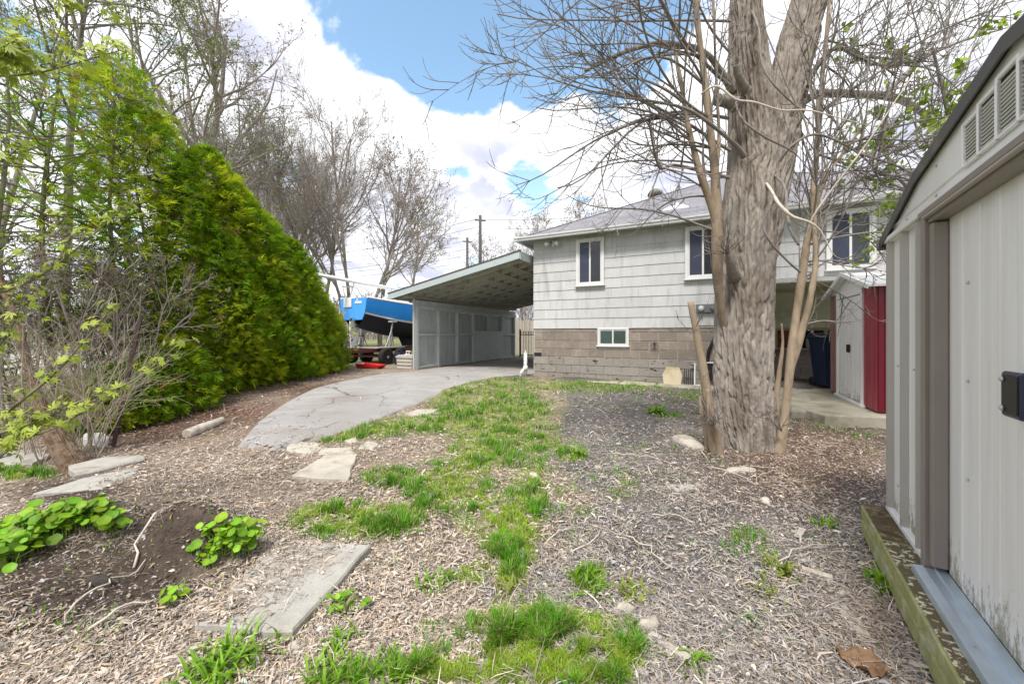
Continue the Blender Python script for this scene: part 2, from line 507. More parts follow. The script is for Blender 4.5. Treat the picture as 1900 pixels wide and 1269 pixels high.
m_blackpl = M('black_plastic', (.014, .014, .015), .4, .1, 8)
m_greybox = M('meter_grey', (.14, .15, .16), .5, .15, 8)
m_pvc = M('white_pvc', (.70, .69, .66), .5, .1, 10, col2=(.25, .22, .2), c2s=14, c2=(.56, .6))
m_brownboard = M('brown_board', (.17, .055, .025), .7, .3, 9, col2=(.05, .03, .02), c2s=6)
m_yellowish = M('old_yellow_wood', (.36, .33, .17), .8, .15, 10)
m_recess = M('recess_shingle', (.58, .58, .44), .85, .12, 3.5, col2=(.42, .43, .26), c2s=1.3, c2=(.42, .65), rnd=.05)
m_paper = M('dry_brown_leaf', (.30, .18, .10), .8, .15, 12, col2=(.20, .11, .06), c2s=10, trans=.15)
m_plank = M('grey_plank', (.44, .40, .35), .9, .15, 12, st=(1, 1, 1), bump=.002, bs=60)
m_jug = M('cloudy_jug', (.62, .62, .58), .35, .08, 8, trans=.3)
m_farwhite = M('neighbour_white', (.62, .62, .61), .8, .08, 3)
m_fargrey = M('neighbour_grey', (.22, .21, .19), .8, .15, 3)
m_tank = M('dark_tarp', (.02, .025, .07), .5, .3, 5)

def roof_material():
    m = bpy.data.materials.new('roof_shingle'); m.use_nodes = True
    m.node_tree.nodes.clear(); k = N(m.node_tree)
    tcn = k.node('ShaderNodeTexCoord')
    sp = k.node('ShaderNodeSeparateXYZ'); k.put(sp.inputs[0], tcn.outputs['Object'])
    cb = k.node('ShaderNodeCombineXYZ')
    k.put(cb.inputs[0], k.math('ADD', sp.outputs[0], 0.0)); k.put(cb.inputs[1], k.math('MULTIPLY', sp.outputs[2], 2.0)); k.put(cb.inputs[2], 0.0)
    br = k.node('ShaderNodeTexBrick'); k.put(br.inputs['Vector'], cb.outputs[0])
    br.inputs['Color1'].default_value = (.27, .265, .30, 1); br.inputs['Color2'].default_value = (.19, .185, .215, 1)
    br.inputs['Mortar'].default_value = (.11, .11, .125, 1)
    br.inputs['Scale'].default_value = 1.0; br.inputs['Mortar Size'].default_value = .008
    br.inputs['Brick Width'].default_value = .33; br.inputs['Row Height'].default_value = .13
    n = k.noise(tcn.outputs['Object'], 3.0, 6, .65)
    c = k.mix(k.mapr(n, .35, .7), br.outputs[0], k.mix(.55, br.outputs[0], (.33, .32, .33)))
    g = k.noise(tcn.outputs['Object'], 160, 2, .6)
    c = k.mix(k.mapr(g, .4, .75, 0, .3), c, (.45, .45, .46))
    b = k.node('ShaderNodeBsdfPrincipled'); k.put(b.inputs['Base Color'], c); b.inputs['Roughness'].default_value = .93
    b.inputs['Specular IOR Level'].default_value = .2
    o = k.node('ShaderNodeOutputMaterial'); k.l.new(b.outputs[0], o.inputs[0])
    return m
m_roof = roof_material()

def drive_material():
    m = bpy.data.materials.new('old_asphalt'); m.use_nodes = True
    m.node_tree.nodes.clear(); k = N(m.node_tree)
    geo = k.node('ShaderNodeNewGeometry'); pos = geo.outputs['Position']
    wz = k.noise(pos, 1.2, 4, .6)
    cn = k.node('ShaderNodeCombineXYZ')
    for i in range(3): k.put(cn.inputs[i], k.math('MULTIPLY', wz, .9))
    v = k.node('ShaderNodeTexVoronoi', feature='DISTANCE_TO_EDGE'); k.put(v.inputs['Vector'], k.vmath('ADD', k.vmath('MULTIPLY', pos, (1, .7, 1)), cn.outputs[0]))
    v.inputs['Scale'].default_value = .75
    crack = k.mapr(v.outputs[0], .0, .009, 1.0, 0.0)
    gate = k.mapr(k.noise(pos, .9, 3, .5), .46, .56)
    crack = k.math('MULTIPLY', crack, gate)
    n = k.noise(pos, 2.2, 7, .62); g = k.noise(pos, 140, 3, .6)
    c = k.mix(k.mapr(n, .3, .7), (.31, .30, .292), (.41, .395, .38))
    c = k.mix(k.mapr(g, .45, .75, 0, .55), c, (.55, .53, .50))
    c = k.mix(k.mapr(g, .5, .25, 0, .6), c, (.16, .155, .15))
    pd = k.noise(pos, .55, 6, .65)
    c = k.mix(k.mapr(pd, .50, .66, 0, .55), c, (.22, .185, .155))
    st2 = k.noise(k.vmath('MULTIPLY', pos, (.5, 3.2, 1)), 1.3, 5, .6)
    c = k.mix(k.mapr(st2, .52, .68, 0, .4), c, (.47, .45, .43))
    c = k.mix(crack, c, (.15, .135, .12))
    b = k.node('ShaderNodeBsdfPrincipled'); k.put(b.inputs['Base Color'], c); b.inputs['Roughness'].default_value = .92
    b.inputs['Specular IOR Level'].default_value = .15
    bn = k.node('ShaderNodeBump'); bn.inputs['Distance'].default_value = .012
    k.put(bn.inputs['Height'], k.math('SUBTRACT', k.math('MULTIPLY', g, .9), crack)); k.l.new(bn.outputs[0], b.inputs['Normal'])
    o = k.node('ShaderNodeOutputMaterial'); k.l.new(b.outputs[0], o.inputs[0])
    return m
m_drive = drive_material()

def shed_door_material():
    """white sheet metal with green-black algae running up from its foot (height from the object's own z)"""
    m = bpy.data.materials.new('shed_metal_algae'); m.use_nodes = True
    m.node_tree.nodes.clear(); k = N(m.node_tree)
    tcn = k.node('ShaderNodeTexCoord'); pos = tcn.outputs['Object']
    sp = k.node('ShaderNodeSeparateXYZ'); k.put(sp.inputs[0], pos)
    n = k.noise(k.vmath('MULTIPLY', pos, (11, 11, 3.4)), 2.6, 9, .74)
    lim = k.math('ADD', k.mapr(sp.outputs[2], .05, .48, .40, .75, False), 0.0)
    n_b = k.noise(k.vmath('MULTIPLY', pos, (2.2, 2.2, .4)), 1.0, 2, .5)
    lim = k.math('ADD', lim, k.mapr(n_b, .35, .65, .10, -.06, False))
    f = k.mapr(k.math('SUBTRACT', n, lim), .0, .12, 0, .8)
    base = k.mix(k.mapr(k.noise(k.vmath('MULTIPLY', pos, (10, 10, .5)), 2, 4, .5), .35, .7), (.84, .84, .84), (.77, .76, .74))
    sp2 = k.noise(k.vmath('MULTIPLY', pos, (14, 14, 8)), 3.0, 6, .7)
    spl = k.mapr(k.math('SUBTRACT', sp2, k.mapr(sp.outputs[2], .0, .32, .36, .78, False)), 0, .2, 0, .5)
    base = k.mix(spl, base, (.36, .31, .25))
    c = k.mix(f, base, (.23, .22, .125))
    b = k.node('ShaderNodeBsdfPrincipled'); k.put(b.inputs['Base Color'], c)
    k.put(b.inputs['Roughness'], k.mapr(f, 0, 1, .4, .85, False))
    bn = k.node('ShaderNodeBump'); bn.inputs['Distance'].default_value = .012; bn.inputs['Strength'].default_value = .5
    k.put(bn.inputs['Height'], k.noise(k.vmath('MULTIPLY', pos, (2.0, 2.0, .9)), 2.2, 3, .5)); k.l.new(bn.outputs[0], b.inputs['Normal'])
    o = k.node('ShaderNodeOutputMaterial'); k.l.new(b.outputs[0], o.inputs[0])
    return m
m_sheddoor = shed_door_material()

# ------------------------------------------------------------------ ground
def zones(px, py):
    """what covers the yard: weights from where a place lies in the yard"""
    e = lambda cx, cy, rx, ry: np.exp(-(((px - cx) / rx) ** 2 + ((py - cy) / ry) ** 2))
    nn = fbm(px / 60 + 3, py / 30 + 9, 3) - .44
    grey = sm(930, 1080, px + nn * 500 + (py - 900) * .15)
    brown = np.clip(e(1500, 850, 190, 90) * 1.2 + e(1640, 1150, 110, 120) * .6, 0, 1)
    red = np.clip(e(250, 800, 140, 30) + e(420, 765, 160, 26) + e(600, 722, 120, 16), 0, 1)
    soil = np.clip(1.15 * e(110, 1090, 230, 75) + 1.3 * e(345, 975, 95, 55) + 1.2 * e(135, 915, 105, 28) + .9 * e(230, 1060, 120, 40), 0, 1)
    return grey, brown, red, soil
GRASS = [(650,970,100,32,1),(740,962,50,30,1),(590,960,45,22,.8),(830,905,70,42,1),(720,890,45,18,.9),(890,850,62,26,.9),(900,800,70,36,1),(940,760,90,36,1),
 (870,738,80,32,1.1),(930,714,85,14,1),(780,790,110,18,1),(660,800,70,15,1),(610,813,45,9,.8),(950,1010,46,52,1.1),(930,960,80,40,.8),(985,900,35,40,.9),(1000,820,55,34,.6),
 (1100,716,125,13,.9),(1200,712,90,10,.9),(1290,733,50,10,.6),(870,1065,45,25,.6),(945,1080,35,15,.5),(1095,1080,30,24,.9),(1180,1100,24,18,.6),(1040,1165,110,36,.9),
 (960,1205,90,70,1),(835,1250,60,32,.7),(1110,1235,90,50,1),(1000,1255,160,30,1),(700,1260,120,26,.5),(40,880,60,11,1),(1060,842,28,22,.6),(1240,770,30,10,.4),(1400,1010,60,30,.15),(1150,900,60,40,.15),(780,700,40,10,.5),(1310,755,30,14,.35)]
def grass_w(px, py):
    g = 0
    for cx, cy, rx, ry, a in GRASS:
        g = g + a * np.exp(-1.1 * (((px - cx) / rx) ** 2 + ((py - cy) / ry) ** 2) ** 1.5)
    return g
C_STRAW = np.array((.25, .198, .158)); C_GREY = np.array((.135, .124, .116)); C_BROWN = np.array((.13, .088, .066))
C_RED = np.array((.13, .082, .06)); C_SOIL = np.array((.075, .058, .047)); C_GRASS = np.array((.17, .22, .04)); C_FAR = np.array((.16, .17, .06))
def ground_col(x, y, z):
    px, py = proj(x, y, z)
    inview = (y > .8)[:, None]
    grey, brown, red, soil = zones(px, py)
    c = C_STRAW * (1 - grey[:, None]) + C_GREY * grey[:, None]
    for wgt, cc in ((brown, C_BROWN), (red, C_RED), (soil, C_SOIL)):
        c = c * (1 - wgt[:, None]) + cc * wgt[:, None]
    gw = np.clip(grass_w(px, py), 0, 1)[:, None] * .40
    c = c * (1 - gw) + C_GRASS * gw
    n = fbm(x * 3 + 9, y * 3 + 2, 4)[:, None]
    n2 = fbm(x * .8 + 5, y * .8 + 5, 3)[:, None]
    c = np.where(inview, c, C_STRAW * .5 + C_GRASS * .5)
    far = sm(11, 17, y)[:, None]
    far = np.maximum(far, sm(-5.6, -7.5, x)[:, None])
    c = c * (1 - far) + far * (C_FAR * (.6 + .8 * n2) + .03)
    return c * (.55 + n)

def axis(a, b, step, far, ratio=1.35):
    core = list(np.arange(a, b + 1e-6, step))
    lo = []; x = a; s = step
    while x > -far: s *= ratio; x -= s; lo.append(x)
    hi = []; x = core[-1]; s = step
    while x < far: s *= ratio; x += s; hi.append(x)
    return np.array(lo[::-1] + core + hi)
gx = axis(-6.5, 6.0, .045, 900); gy = axis(1.0, 11.0, .045, 900)
GX, GY = np.meshgrid(gx, gy)
gxx, gyy = GX.ravel(), GY.ravel()
gzz = gz(gxx, gyy)
nyy, nxx = GX.shape
ii = np.arange(nyy - 1)[:, None] * nxx + np.arange(nxx - 1)[None]
gf = np.stack([ii, ii + 1, ii + nxx + 1, ii + nxx], -1).reshape(-1, 4)
structure(link('ground', np_mesh('ground', np.stack([gxx, gyy, gzz], 1), gf, ground_col(gxx, gyy, gzz), True), m_ground))

# ------------------------------------------------------------------ driveway
def resample(pts, n):
    pts = np.array(pts, float); s = np.r_[0, np.cumsum(np.linalg.norm(np.diff(pts, axis=0), axis=1))]
    t = np.linspace(0, s[-1], n)
    return np.stack([np.interp(t, s, pts[:, k]) for k in range(pts.shape[1])], 1)
left_px = [(436, 834), (452, 812), (478, 782), (520, 749), (575, 722), (645, 703), (700, 694), (768, 687.5)]
right_px = [(566, 826), (610, 812), (660, 794), (735, 769), (805, 738), (880, 708), (930, 699), (988, 695)]
lw = [G(*p)[:2] for p in left_px]; rw = [G(*p)[:2] for p in right_px]
uv = Vector((.8944, -.4472)); vv = Vector((.4472, .8944))
lw.append(Vector((-2.84, 11.75)) + vv * 10); rw.append(Vector((.54, 10.1)) + vv * 10)
nl = 150
Lr = resample(lw, nl); Rr = resample(rw, nl)
mc = 40
t = np.linspace(0, 1, mc)[None, :, None]
ed = (fbm(np.linspace(0, 60, nl), np.zeros(nl), 3) - .44) * .22
D = Lr[:, None] * (1 - t) + Rr[:, None] * t
dirn = Rr - Lr; dirn /= np.linalg.norm(dirn, axis=1, keepdims=True)
D[:, 0] -= dirn * ed[:, None]; D[:, -1] += dirn * ed[::-1][:, None]
fr = (fbm(np.linspace(0, 9, mc), np.ones(mc) * 3, 4) - .44) * 1.1
D[0, :, 1] += fr; D[1, :, 1] += fr * .5
dx, dy = D[..., 0].ravel(), D[..., 1].ravel()
crown = (.000 + .040 * np.sin(np.linspace(0, pi, mc)))[None].repeat(nl, 0).ravel()
ej = np.minimum(np.arange(mc), mc - 1 - np.arange(mc))[None].repeat(nl, 0); ei = np.arange(nl)[:, None].repeat(mc, 1)
dzv = gz(dx, dy, False) + .014 + crown - (.055 * np.exp(-ej / .9) + .055 * np.exp(-ei / .8)).ravel()
ii = np.arange(nl - 1)[:, None] * mc + np.arange(mc - 1)[None]
df = np.stack([ii, ii + 1, ii + mc + 1, ii + mc], -1).reshape(-1, 4)
structure(link('driveway', np_mesh('driveway', np.stack([dx, dy, dzv], 1), df, None, True), m_drive))

# ------------------------------------------------------------------ house
RZ = math.atan2(-.4472, .8944)
H0 = Vector((.56, 10.0, .23))
def hw(x, y, z):
    """house frame to world"""
    return Vector((H0.x + .8944 * x + .4472 * y, H0.y - .4472 * x + .8944 * y, H0.z + z))
house = empty('bungalow_house', H0, RZ, 'pale grey shingle-sided bungalow with hip roof on a brown block basement', 'house')
LEN, DEP, RX0, RDEP = 9.2, 9.2, 4.75, 2.13
ZS, ZE, ZO = 1.22, 3.46, 2.10        # siding foot, eave, underside of the overhang
wall = MB()
wall.box(0, LEN, 0, .2, ZO, ZE).box(0, RX0, 0.001, .2, -.35, ZO)
wall.box(0, .2, .2, DEP, -.35, ZE).box(LEN - .2, LEN, .2, DEP, ZO, ZE).box(.2, LEN - .2, DEP - .2, DEP, -.35, ZE)
wall = wall.obj('wall', m_mortar, house)
rwall = MB().box(RX0, LEN, RDEP, RDEP + .2, -.35, ZO).box(RX0 - .2, RX0, .2, RDEP + .2, -.35, ZO).obj('recessed_wall', m_mortar, house)

def wedge_mesh(wd, ht, b=.004):
    mb = MB()
    mb.add([(0, -.021, 0), (wd, -.021, 0), (wd, -.008, ht), (0, -.008, ht), (0, 0, 0), (wd, 0, 0), (wd, 0, ht), (0, 0, ht)],
           [(0, 1, 2, 3), (0, 4, 5, 1), (3, 2, 6, 7), (0, 3, 7, 4), (1, 5, 6, 2)])
    return mb.mesh('shingle')
cache = {}
def shingle_row(parent, x0, x1, z, ht, off, y, mat, key):
    W = .61; x = x0 - off
    while x < x1 - .01:
        a = max(x, x0); b = min(x + W, x1)
        if b - a > .03:
            k = (round(b - a - .003, 3), round(ht, 3), key)
            if k not in cache: cache[k] = wedge_mesh(k[0], k[1])
            o = link('shingle', cache[k], mat, parent, (a, y - .001, z + random.uniform(-.003, .003)), (0, random.uniform(-.0015, .0015), 0))
        x += W
CH = .2349
for i in range(10):
    z = ZS + CH * i
    ht = min(CH + .02, ZE - z)
    x1 = RX0 if z < ZO - .12 else LEN
    if ht > .03:
        shingle_row(wall, 0, x1, z if i else z - .012, ht, (.0, .31, .14, .45, .22)[i % 5], 0, m_shingle, 'f')
for i in range(4):
    z = ZS + CH * i
    shingle_row(rwall, RX0 + .002, LEN, z, min(CH + .02, ZO - z - .012), (.1, .4, .25, .5)[i], RDEP, m_recess, 'r')
# blocks
bc = {}
def blk(wd, ht, dp, mat):
    k = (round(wd, 3), round(ht, 3), dp, mat.name)
    if k not in bc: bc[k] = MB().cbox(0, k[0], -dp, .05, 0, k[1], .005).mesh('block')
    return bc[k]
def block_rows(parent, x0, x1, rows, y, mat, holes=()):
    for r, (z, ht) in enumerate(rows):
        x = x0 - (.2 if r % 2 else 0.0)
        while x < x1:
            a, b = max(x, x0), min(x + .4, x1)
            segs = [(a, b)]
            for (h0, h1, hz0, hz1) in holes:
                if z + ht > hz0 + .01 and z < hz1 - .01:
                    ns = []
                    for (p, q) in segs:
                        if q <= h0 or p >= h1: ns.append((p, q))
                        else:
                            if p < h0: ns.append((p, h0))
                            if q > h1: ns.append((h1, q))
                    segs = ns
            for (p, q) in segs:
                if q - p > .03:
                    link('block', blk(q - p - .012, ht - .012, random.choice((.010, .012, .015)), mat), mat, parent, (p + .006, y, z + .006))
            x += .4
bw = (1.66, 2.385, .805, 1.22)
block_rows(wall, .02, RX0, [(1.11, .085), (.91, .2), (.71, .2), (.51, .2)], 0, m_block, [bw])
block_rows(wall, .02, RX0, [(.31, .2), (.11, .2), (-.12, .23)], -.012, m_parge)
block_rows(rwall, RX0 + .02, LEN, [(.52, .2), (.32, .2)], RDEP, m_block)
block_rows(rwall, RX0 + .02, 6.35 - .9, [(1.02, .19), (.72, .3)], RDEP, m_block)
block_rows(rwall, 7.35, LEN, [(1.02, .19), (.72, .3)], RDEP, m_block)
block_rows(rwall, RX0 + .02, LEN, [(.12, .2), (-.1, .22)], RDEP - .008, m_parge)
# shadow gap above the blocks, put in as a dark strip
MB().box(.0, RX0, -.02, .0, 1.197, 1.207).obj('shadow_gap', m_dark, house)
# soffit of the overhang: boards
for j in range(8):
    MB().cbox(RX0, LEN, .02 + j * .262, .02 + j * .262 + .256, ZO - .015, ZO + .002, .003).obj('soffit_board', m_recess, rwall)
MB().cbox(RX0 - .01, LEN + .01, -.045, .03, ZO - .03, ZO + .05, .005).obj('overhang_trim', m_soffit, house)

def window(x0, x1, z0, z1, y, nm='window', left_mat=m_screen, right_mat=m_glass, trim=m_white, t=.065, d=.05):
    wn = MB()
    # outer trim, four boards
    wn.cbox(x0, x1, y - d, y - .001, z1 - t, z1, .006).cbox(x0, x1, y - d, y - .001, z0 + .001, z0 + t * .8, .006)
    wn.cbox(x0, x0 + t, y - d - .002, y - .001, z0, z1, .006).cbox(x1 - t, x1, y - d - .002, y - .001, z0, z1, .006)
    wo_ = wn.obj(nm, trim, house)
    MB().cbox(x0 - .02, x1 + .02, y - d - .03, y - .002, z0 - .028, z0, .006).obj('sill', trim, wo_)
    xm = (x0 + x1) / 2; s = .028
    a0, a1, b0, b1 = x0 + t, x1 - t, z0 + t * .8, z1 - t
    fr = MB()
    fr.cbox(a0, a1, y - d + .012, y - .004, b1 - s, b1, .004).cbox(a0, a1, y - d + .012, y - .004, b0, b0 + s, .004)
    fr.cbox(a0, a0 + s, y - d + .010, y - .004, b0, b1, .004).cbox(a1 - s, a1, y - d + .010, y - .004, b0, b1, .004)
    fr.cbox(xm - s * .7, xm + s * .7, y - d + .006, y - .004, b0, b1, .004)
    fr.obj('sash_frame', trim, wo_)
    MB().box(a0 + s, xm - s * .7, y - .033, y - .029, b0 + s, b1 - s).obj('screen_pane', left_mat, wo_)
    MB().box(xm + s * .7, a1 - s, y - .031, y - .027, b0 + s, b1 - s).obj('pane', right_mat, wo_)
    return wo_
window(1.143, 1.827, 2.24, 3.37, -.02)
window(3.566, 4.26, 2.25, 3.37, -.02)
window(5.985, 6.70, 2.27, 3.37, -.02)
window(1.66, 2.385, .80, 1.22, -.004, 'basement_window', M('basement_screen', (.05, .085, .075), .3, .2, 6), M('basement_glass', (.045, .075, .065), .15, .2, 6), t=.045, d=.03)
# basement window of the recess with boards behind it, sill below
bwn = MB()
bwn.cbox(5.45, 7.35, RDEP - .03, RDEP, 1.16, 1.21, .005).cbox(5.45, 5.52, RDEP - .032, RDEP, .74, 1.16, .005).cbox(7.2, 7.35, RDEP - .032, RDEP, .74, 1.16, .005).cbox(6.42, 6.48, RDEP - .032, RDEP, .74, 1.16, .005)
bwn = bwn.obj('basement_window', m_yellowish, house)
MB().cbox(5.4, 7.4, RDEP - .16, RDEP, .70, .74, .006).obj('sill', m_concrete, bwn)
for a, b, mm in ((5.53, 5.95, m_brownboard), (5.96, 6.41, m_dark), (6.49, 6.83, m_brownboard), (6.84, 7.19, m_brownboard)):
    MB().box(a, b, RDEP - .018, RDEP - .004, .745, 1.155).obj('board', mm, bwn)
MB().cbox(7.22, 7.32, RDEP - .05, RDEP - .033, .98, 1.11, .004).obj('outlet_box', m_dark, bwn)

# roof: stepped courses on the front face, plain hips elsewhere
OV, RH = .30, .51
hs = LEN / 2 + OV; cx_, cy_ = LEN / 2, DEP / 2
z_e = ZE + .05
rf = MB()
n_c = 40
for i in range(n_c):
    f0, f1 = i / n_c, (i + 1) / n_c
    lift = .010
    for face in range(4):
        def q(f, s, dz):
            h = hs * (1 - f)
            x, y = s * h, -h
            for _ in range(face): x, y = -y, x
            return (cx_ + x, cy_ + y, z_e + RH * hs * f + dz)
        a, b, c, e = q(f0, -1, lift), q(f0, 1, lift), q(f1, 1, .0), q(f1, -1, .0)
        rf.add([a, b, c, e, q(f0, -1, -.002), q(f0, 1, -.002)], [(0, 1, 2, 3), (4, 5, 1, 0)])
roof = rf.obj('roof', m_roof, house)
# hip caps
for sx in (-1, 1):
    mb = MB(); nseg = 26
    for i in range(nseg):
        f0, f1 = i / nseg, (i + 1) / nseg + .01
        A = Vector((cx_ + sx * hs * (1 - f0), cy_ - hs * (1 - f0), z_e + RH * hs * f0 + .022)); B = Vector((cx_ + sx * hs * (1 - f1), cy_ - hs * (1 - f1), z_e + RH * hs * f1 + .014))
        pr = Vector((sx, 1, 0)).normalized() * .11
        dn = Vector((0, 0, -.035))
        mb.add([A + pr + dn, A, A - pr + dn, B + pr + dn, B, B - pr + dn], [(0, 1, 4, 3), (1, 2, 5, 4), (0, 2, 1)])
    mb.obj('hip_cap', m_roof, roof)
# eaves: soffit, fascia, gutter, downspout
MB().box(-OV + .02, LEN + OV - .02, -OV + .02, -.03, ZE - .012, ZE + .004).box(-OV + .02, -.001, -.03, DEP, ZE - .012, ZE + .003).obj('soffit', m_soffit, house)
MB().box(-OV, LEN + OV, -OV - .002, -OV + .018, ZE - .03, ZE + .048).box(-OV - .002, -OV + .016, -OV + .018, DEP, ZE - .03, ZE + .047).obj('fascia', m_gutter, house)
gp = [(-.004, .035), (-.004, -.055), (-.055, -.062), (-.072, -.05), (-.078, -.01), (-.10, .005), (-.105, .04), (-.095, .04), (-.09, .014), (-.068, -.002), (-.062, -.042), (-.05, -.05), (-.014, -.045), (-.014, .035)]
MB().extrude([(-OV - .09, -OV + y, ZE + .01 + z) for y, z in gp], (LEN + 2 * OV + .1, 0, 0)).obj('gutter', m_gutter, house)
MB().extrude([(-OV + y, -OV - .09, ZE + .008 + z) for y, z in gp], (0, DEP, 0)).obj('gutter', m_gutter, house)
# turbine vent on the hip and a low flashing vent
tv = MB().lathe([(.10, 0), (.10, .10), (.15, .13), (.19, .19), (.19, .25), (.15, .31), (.08, .345), (.01, .35)], (0, 0, 0), 20).obj('turbine_vent', M('turbine_metal', (.16, .14, .12), .6, .2, 10), roof, (2.62, 2.95, z_e + RH * 2.9), smooth=True)
for k in range(20):
    a = 2 * pi * k / 20
    MB().bar((.105 * cos(a), .105 * sin(a), .10), (.2 * cos(a + .2), .2 * sin(a + .2), .20), .006, .03).bar((.2 * cos(a + .2), .2 * sin(a + .2), .20), (.06 * cos(a + .35), .06 * sin(a + .35), .345), .006, .03).obj('vane', m_darkwood, tv)
yv = .75; 
MB().add([(3.05, yv - .12, z_e + RH * (yv + OV - .12) + .03), (3.62, yv - .12, z_e + RH * (yv + OV - .12) + .03), (3.5, yv + .2, z_e + RH * (yv + OV + .2) + .03), (3.2, yv + .2, z_e + RH * (yv + OV + .2) + .03),
          (3.05, yv - .12, z_e + RH * (yv + OV - .12)), (3.62, yv - .12, z_e + RH * (yv + OV - .12)), (3.5, yv + .2, z_e + RH * (yv + OV + .2)), (3.2, yv + .2, z_e + RH * (yv + OV + .2))],
         [(0, 1, 2, 3), (0, 4, 5, 1), (1, 5, 6, 2), (2, 6, 7, 3), (3, 7, 4, 0)]).lathe([(.04, 0), (.04, .12), (.035, .12)], (3.36, yv + .06, z_e + RH * (yv + OV) + .02), 12).obj('flashing_vent', m_gutter, roof)
# security lights under the eave
sl = MB().cbox(.52, .60, -.07, -.028, ZE - .16, ZE - .06, .008).obj('security_light', m_white, house)
for sx in (-1, 1):
    c = Vector((.56 + sx * .11, -.15, ZE - .13))
    MB().tube([(.56, -.05, ZE - .11), (.56 + sx * .06, -.08, ZE - .10), c], .012, 8).obj('lamp_arm', m_dark, sl)
    ax = Vector((sx * .35, -.75, -.55)).normalized()
    MB().tube([c - ax * .05, c - ax * .02, c + ax * .05, c + ax * .085], [.02, .036, .052, .056], 14).obj('lamp_head', m_white, sl, smooth=True)
MB().tube([(.565, -.07, ZE - .17), (.565, -.10, ZE - .20)], [.03, .022], 12).obj('motion_sensor', m_white, sl)
# meter box, conduit and black box beside the tree; tap
mbx = MB().cbox(3.78, 4.22, -.12, -.03, 1.52, 1.70, .01).obj('meter_box', m_greybox, house)
MB().lathe([(.055, 0), (.06, .03), (.045, .07), (.0, .08)], (0, 0, 0), 16).obj('meter_dial', m_steel, mbx, (3.88, -.12, 1.61), (radians(90), 0, 0))
MB().lathe([(.05, 0), (.05, .03), (.03, .05)], (0, 0, 0), 16).obj('meter_dial', m_greybox, mbx, (4.10, -.12, 1.61), (radians(90), 0, 0))
MB().cbox(3.80, 4.18, -.045, -.028, 1.25, 1.515, .006).obj('backing_board', m_shingle, mbx)
MB().tube([(4.19, -.08, 1.5), (4.19, -.08, 1.2), (4.12, -.08, .95), (4.02, -.08, .72), (4.0, -.08, .45)], .035, 10).obj('conduit', m_blackpl, house, smooth=True)
bbx = MB().cbox(3.92, 4.20, -.16, -.02, .12, .46, .012).obj('utility_box', m_blackpl, house)
MB().cbox(3.88, 4.24, -.18, -.02, .465, .485, .004).obj('lid', m_white, bbx)
tap = MB().tube([(2.95, 0, .84), (2.95, -.10, .84), (2.95, -.12, .79)], .014, 8).obj('garden_tap', m_dark, house)
MB().bar((2.87, -.09, .87), (3.03, -.09, .87), .02, .012).bar((2.95, -.09, .83), (2.95, -.09, .90), .012, .02).bar((2.86, -.10, .80), (2.95, -.10, .86), .014, .014).bar((3.04, -.10, .80), (2.95, -.10, .86), .014, .014).obj('handle', m_dark, tap)
MB().box(.02, .22, -.02, -.011, .42, .60).obj('vent_hole', m_dark, house)
# standpipe at the corner
sp_ = empty('drain_standpipe', hw(-.12, -.25, -.03), RZ, 'short white plastic drain pipe standing at the house corner', 'pipe')
MB().tube([(0, 0, 0), (0, 0, .62)], .045, 14).obj('pipe', m_pvc, sp_, smooth=True)
MB().tube([(0, 0, .18), (0, 0, .30)], .058, 14).tube([(0, 0, .24), (-.10, -.05, .13), (-.10, -.05, .0)], .045, 12).obj('elbow_joint', m_pvc, sp_, smooth=True)
MB().tube([(0, 0, .62), (.0, 0, .70)], [.02, .014], 10).obj('cap', m_pvc, sp_)

# flat concrete walk along the wall, broken into flags
def slab_at(name, poly, z0, z1, mat, label=None, cat=None, group=None, bev=.018, tilt=(0, 0), parent=None):
    """irregular slab from world xy corners, with bevelled upper rim and a slightly broken outline"""
    c = sum((Vector(p) for p in poly), Vector((0, 0))) / len(poly)
    pts = []
    n = len(poly)
    for i in range(n):
        a, b = Vector(poly[i]), Vector(poly[(i + 1) % n])
        k = max(2, int((b - a).length / .11))
        nrm = Vector(((b - a).y, -(b - a).x)).normalized()
        for j in range(k):
            pts.append(a.lerp(b, j / k) + nrm * random.uniform(-.013, .013) * (1 if j else .5))
    area = sum(pts[i].x * pts[(i + 1) % len(pts)].y - pts[(i + 1) % len(pts)].x * pts[i].y for i in range(len(pts)))
    if area < 0: pts = pts[::-1]
    m = len(pts); vs = []; hgt = z1 - z0
    for lev, (zz_, ins) in enumerate(((0, 0), (hgt - bev, 0), (hgt, bev))):
        for p in pts:
            q = p - c; q = q * (1 - ins / max(q.length, .05))
            vs.append((q.x, q.y, zz_ + (tilt[0] * q.x + tilt[1] * q.y if lev else 0)))
    fs = [tuple(range(m))[::-1]]
    for lev in (0, 1):
        fs += [(lev * m + i, lev * m + (i + 1) % m, (lev + 1) * m + (i + 1) % m, (lev + 1) * m + i) for i in range(m)]
    fs.append(tuple(range(2 * m, 3 * m)))
    mb = MB().add(vs, fs)
    o = mb.obj(name, mat, parent, (c.x, c.y, z0))
    if label: tag(o, label, cat, group)
    return o
walk = MB().prism([tuple(hw(x, y, 0)[:2]) for x, y in ((-.1, -.62), (4.6, -.62), (4.6, .0), (-.1, .0))], .10, .215).obj('path', m_mossy)
structure(walk)
for k in range(6):
    a = .0 + k * .76
    slab_at('flagstone', [tuple(hw(x, y, 0)[:2]) for x, y in ((a, -.60), (a + .74, -.62 + random.uniform(-.03, .03)), (a + .74, -.1), (a, -.1))], .20, .232 + random.uniform(0, .008), m_mossy, parent=walk)

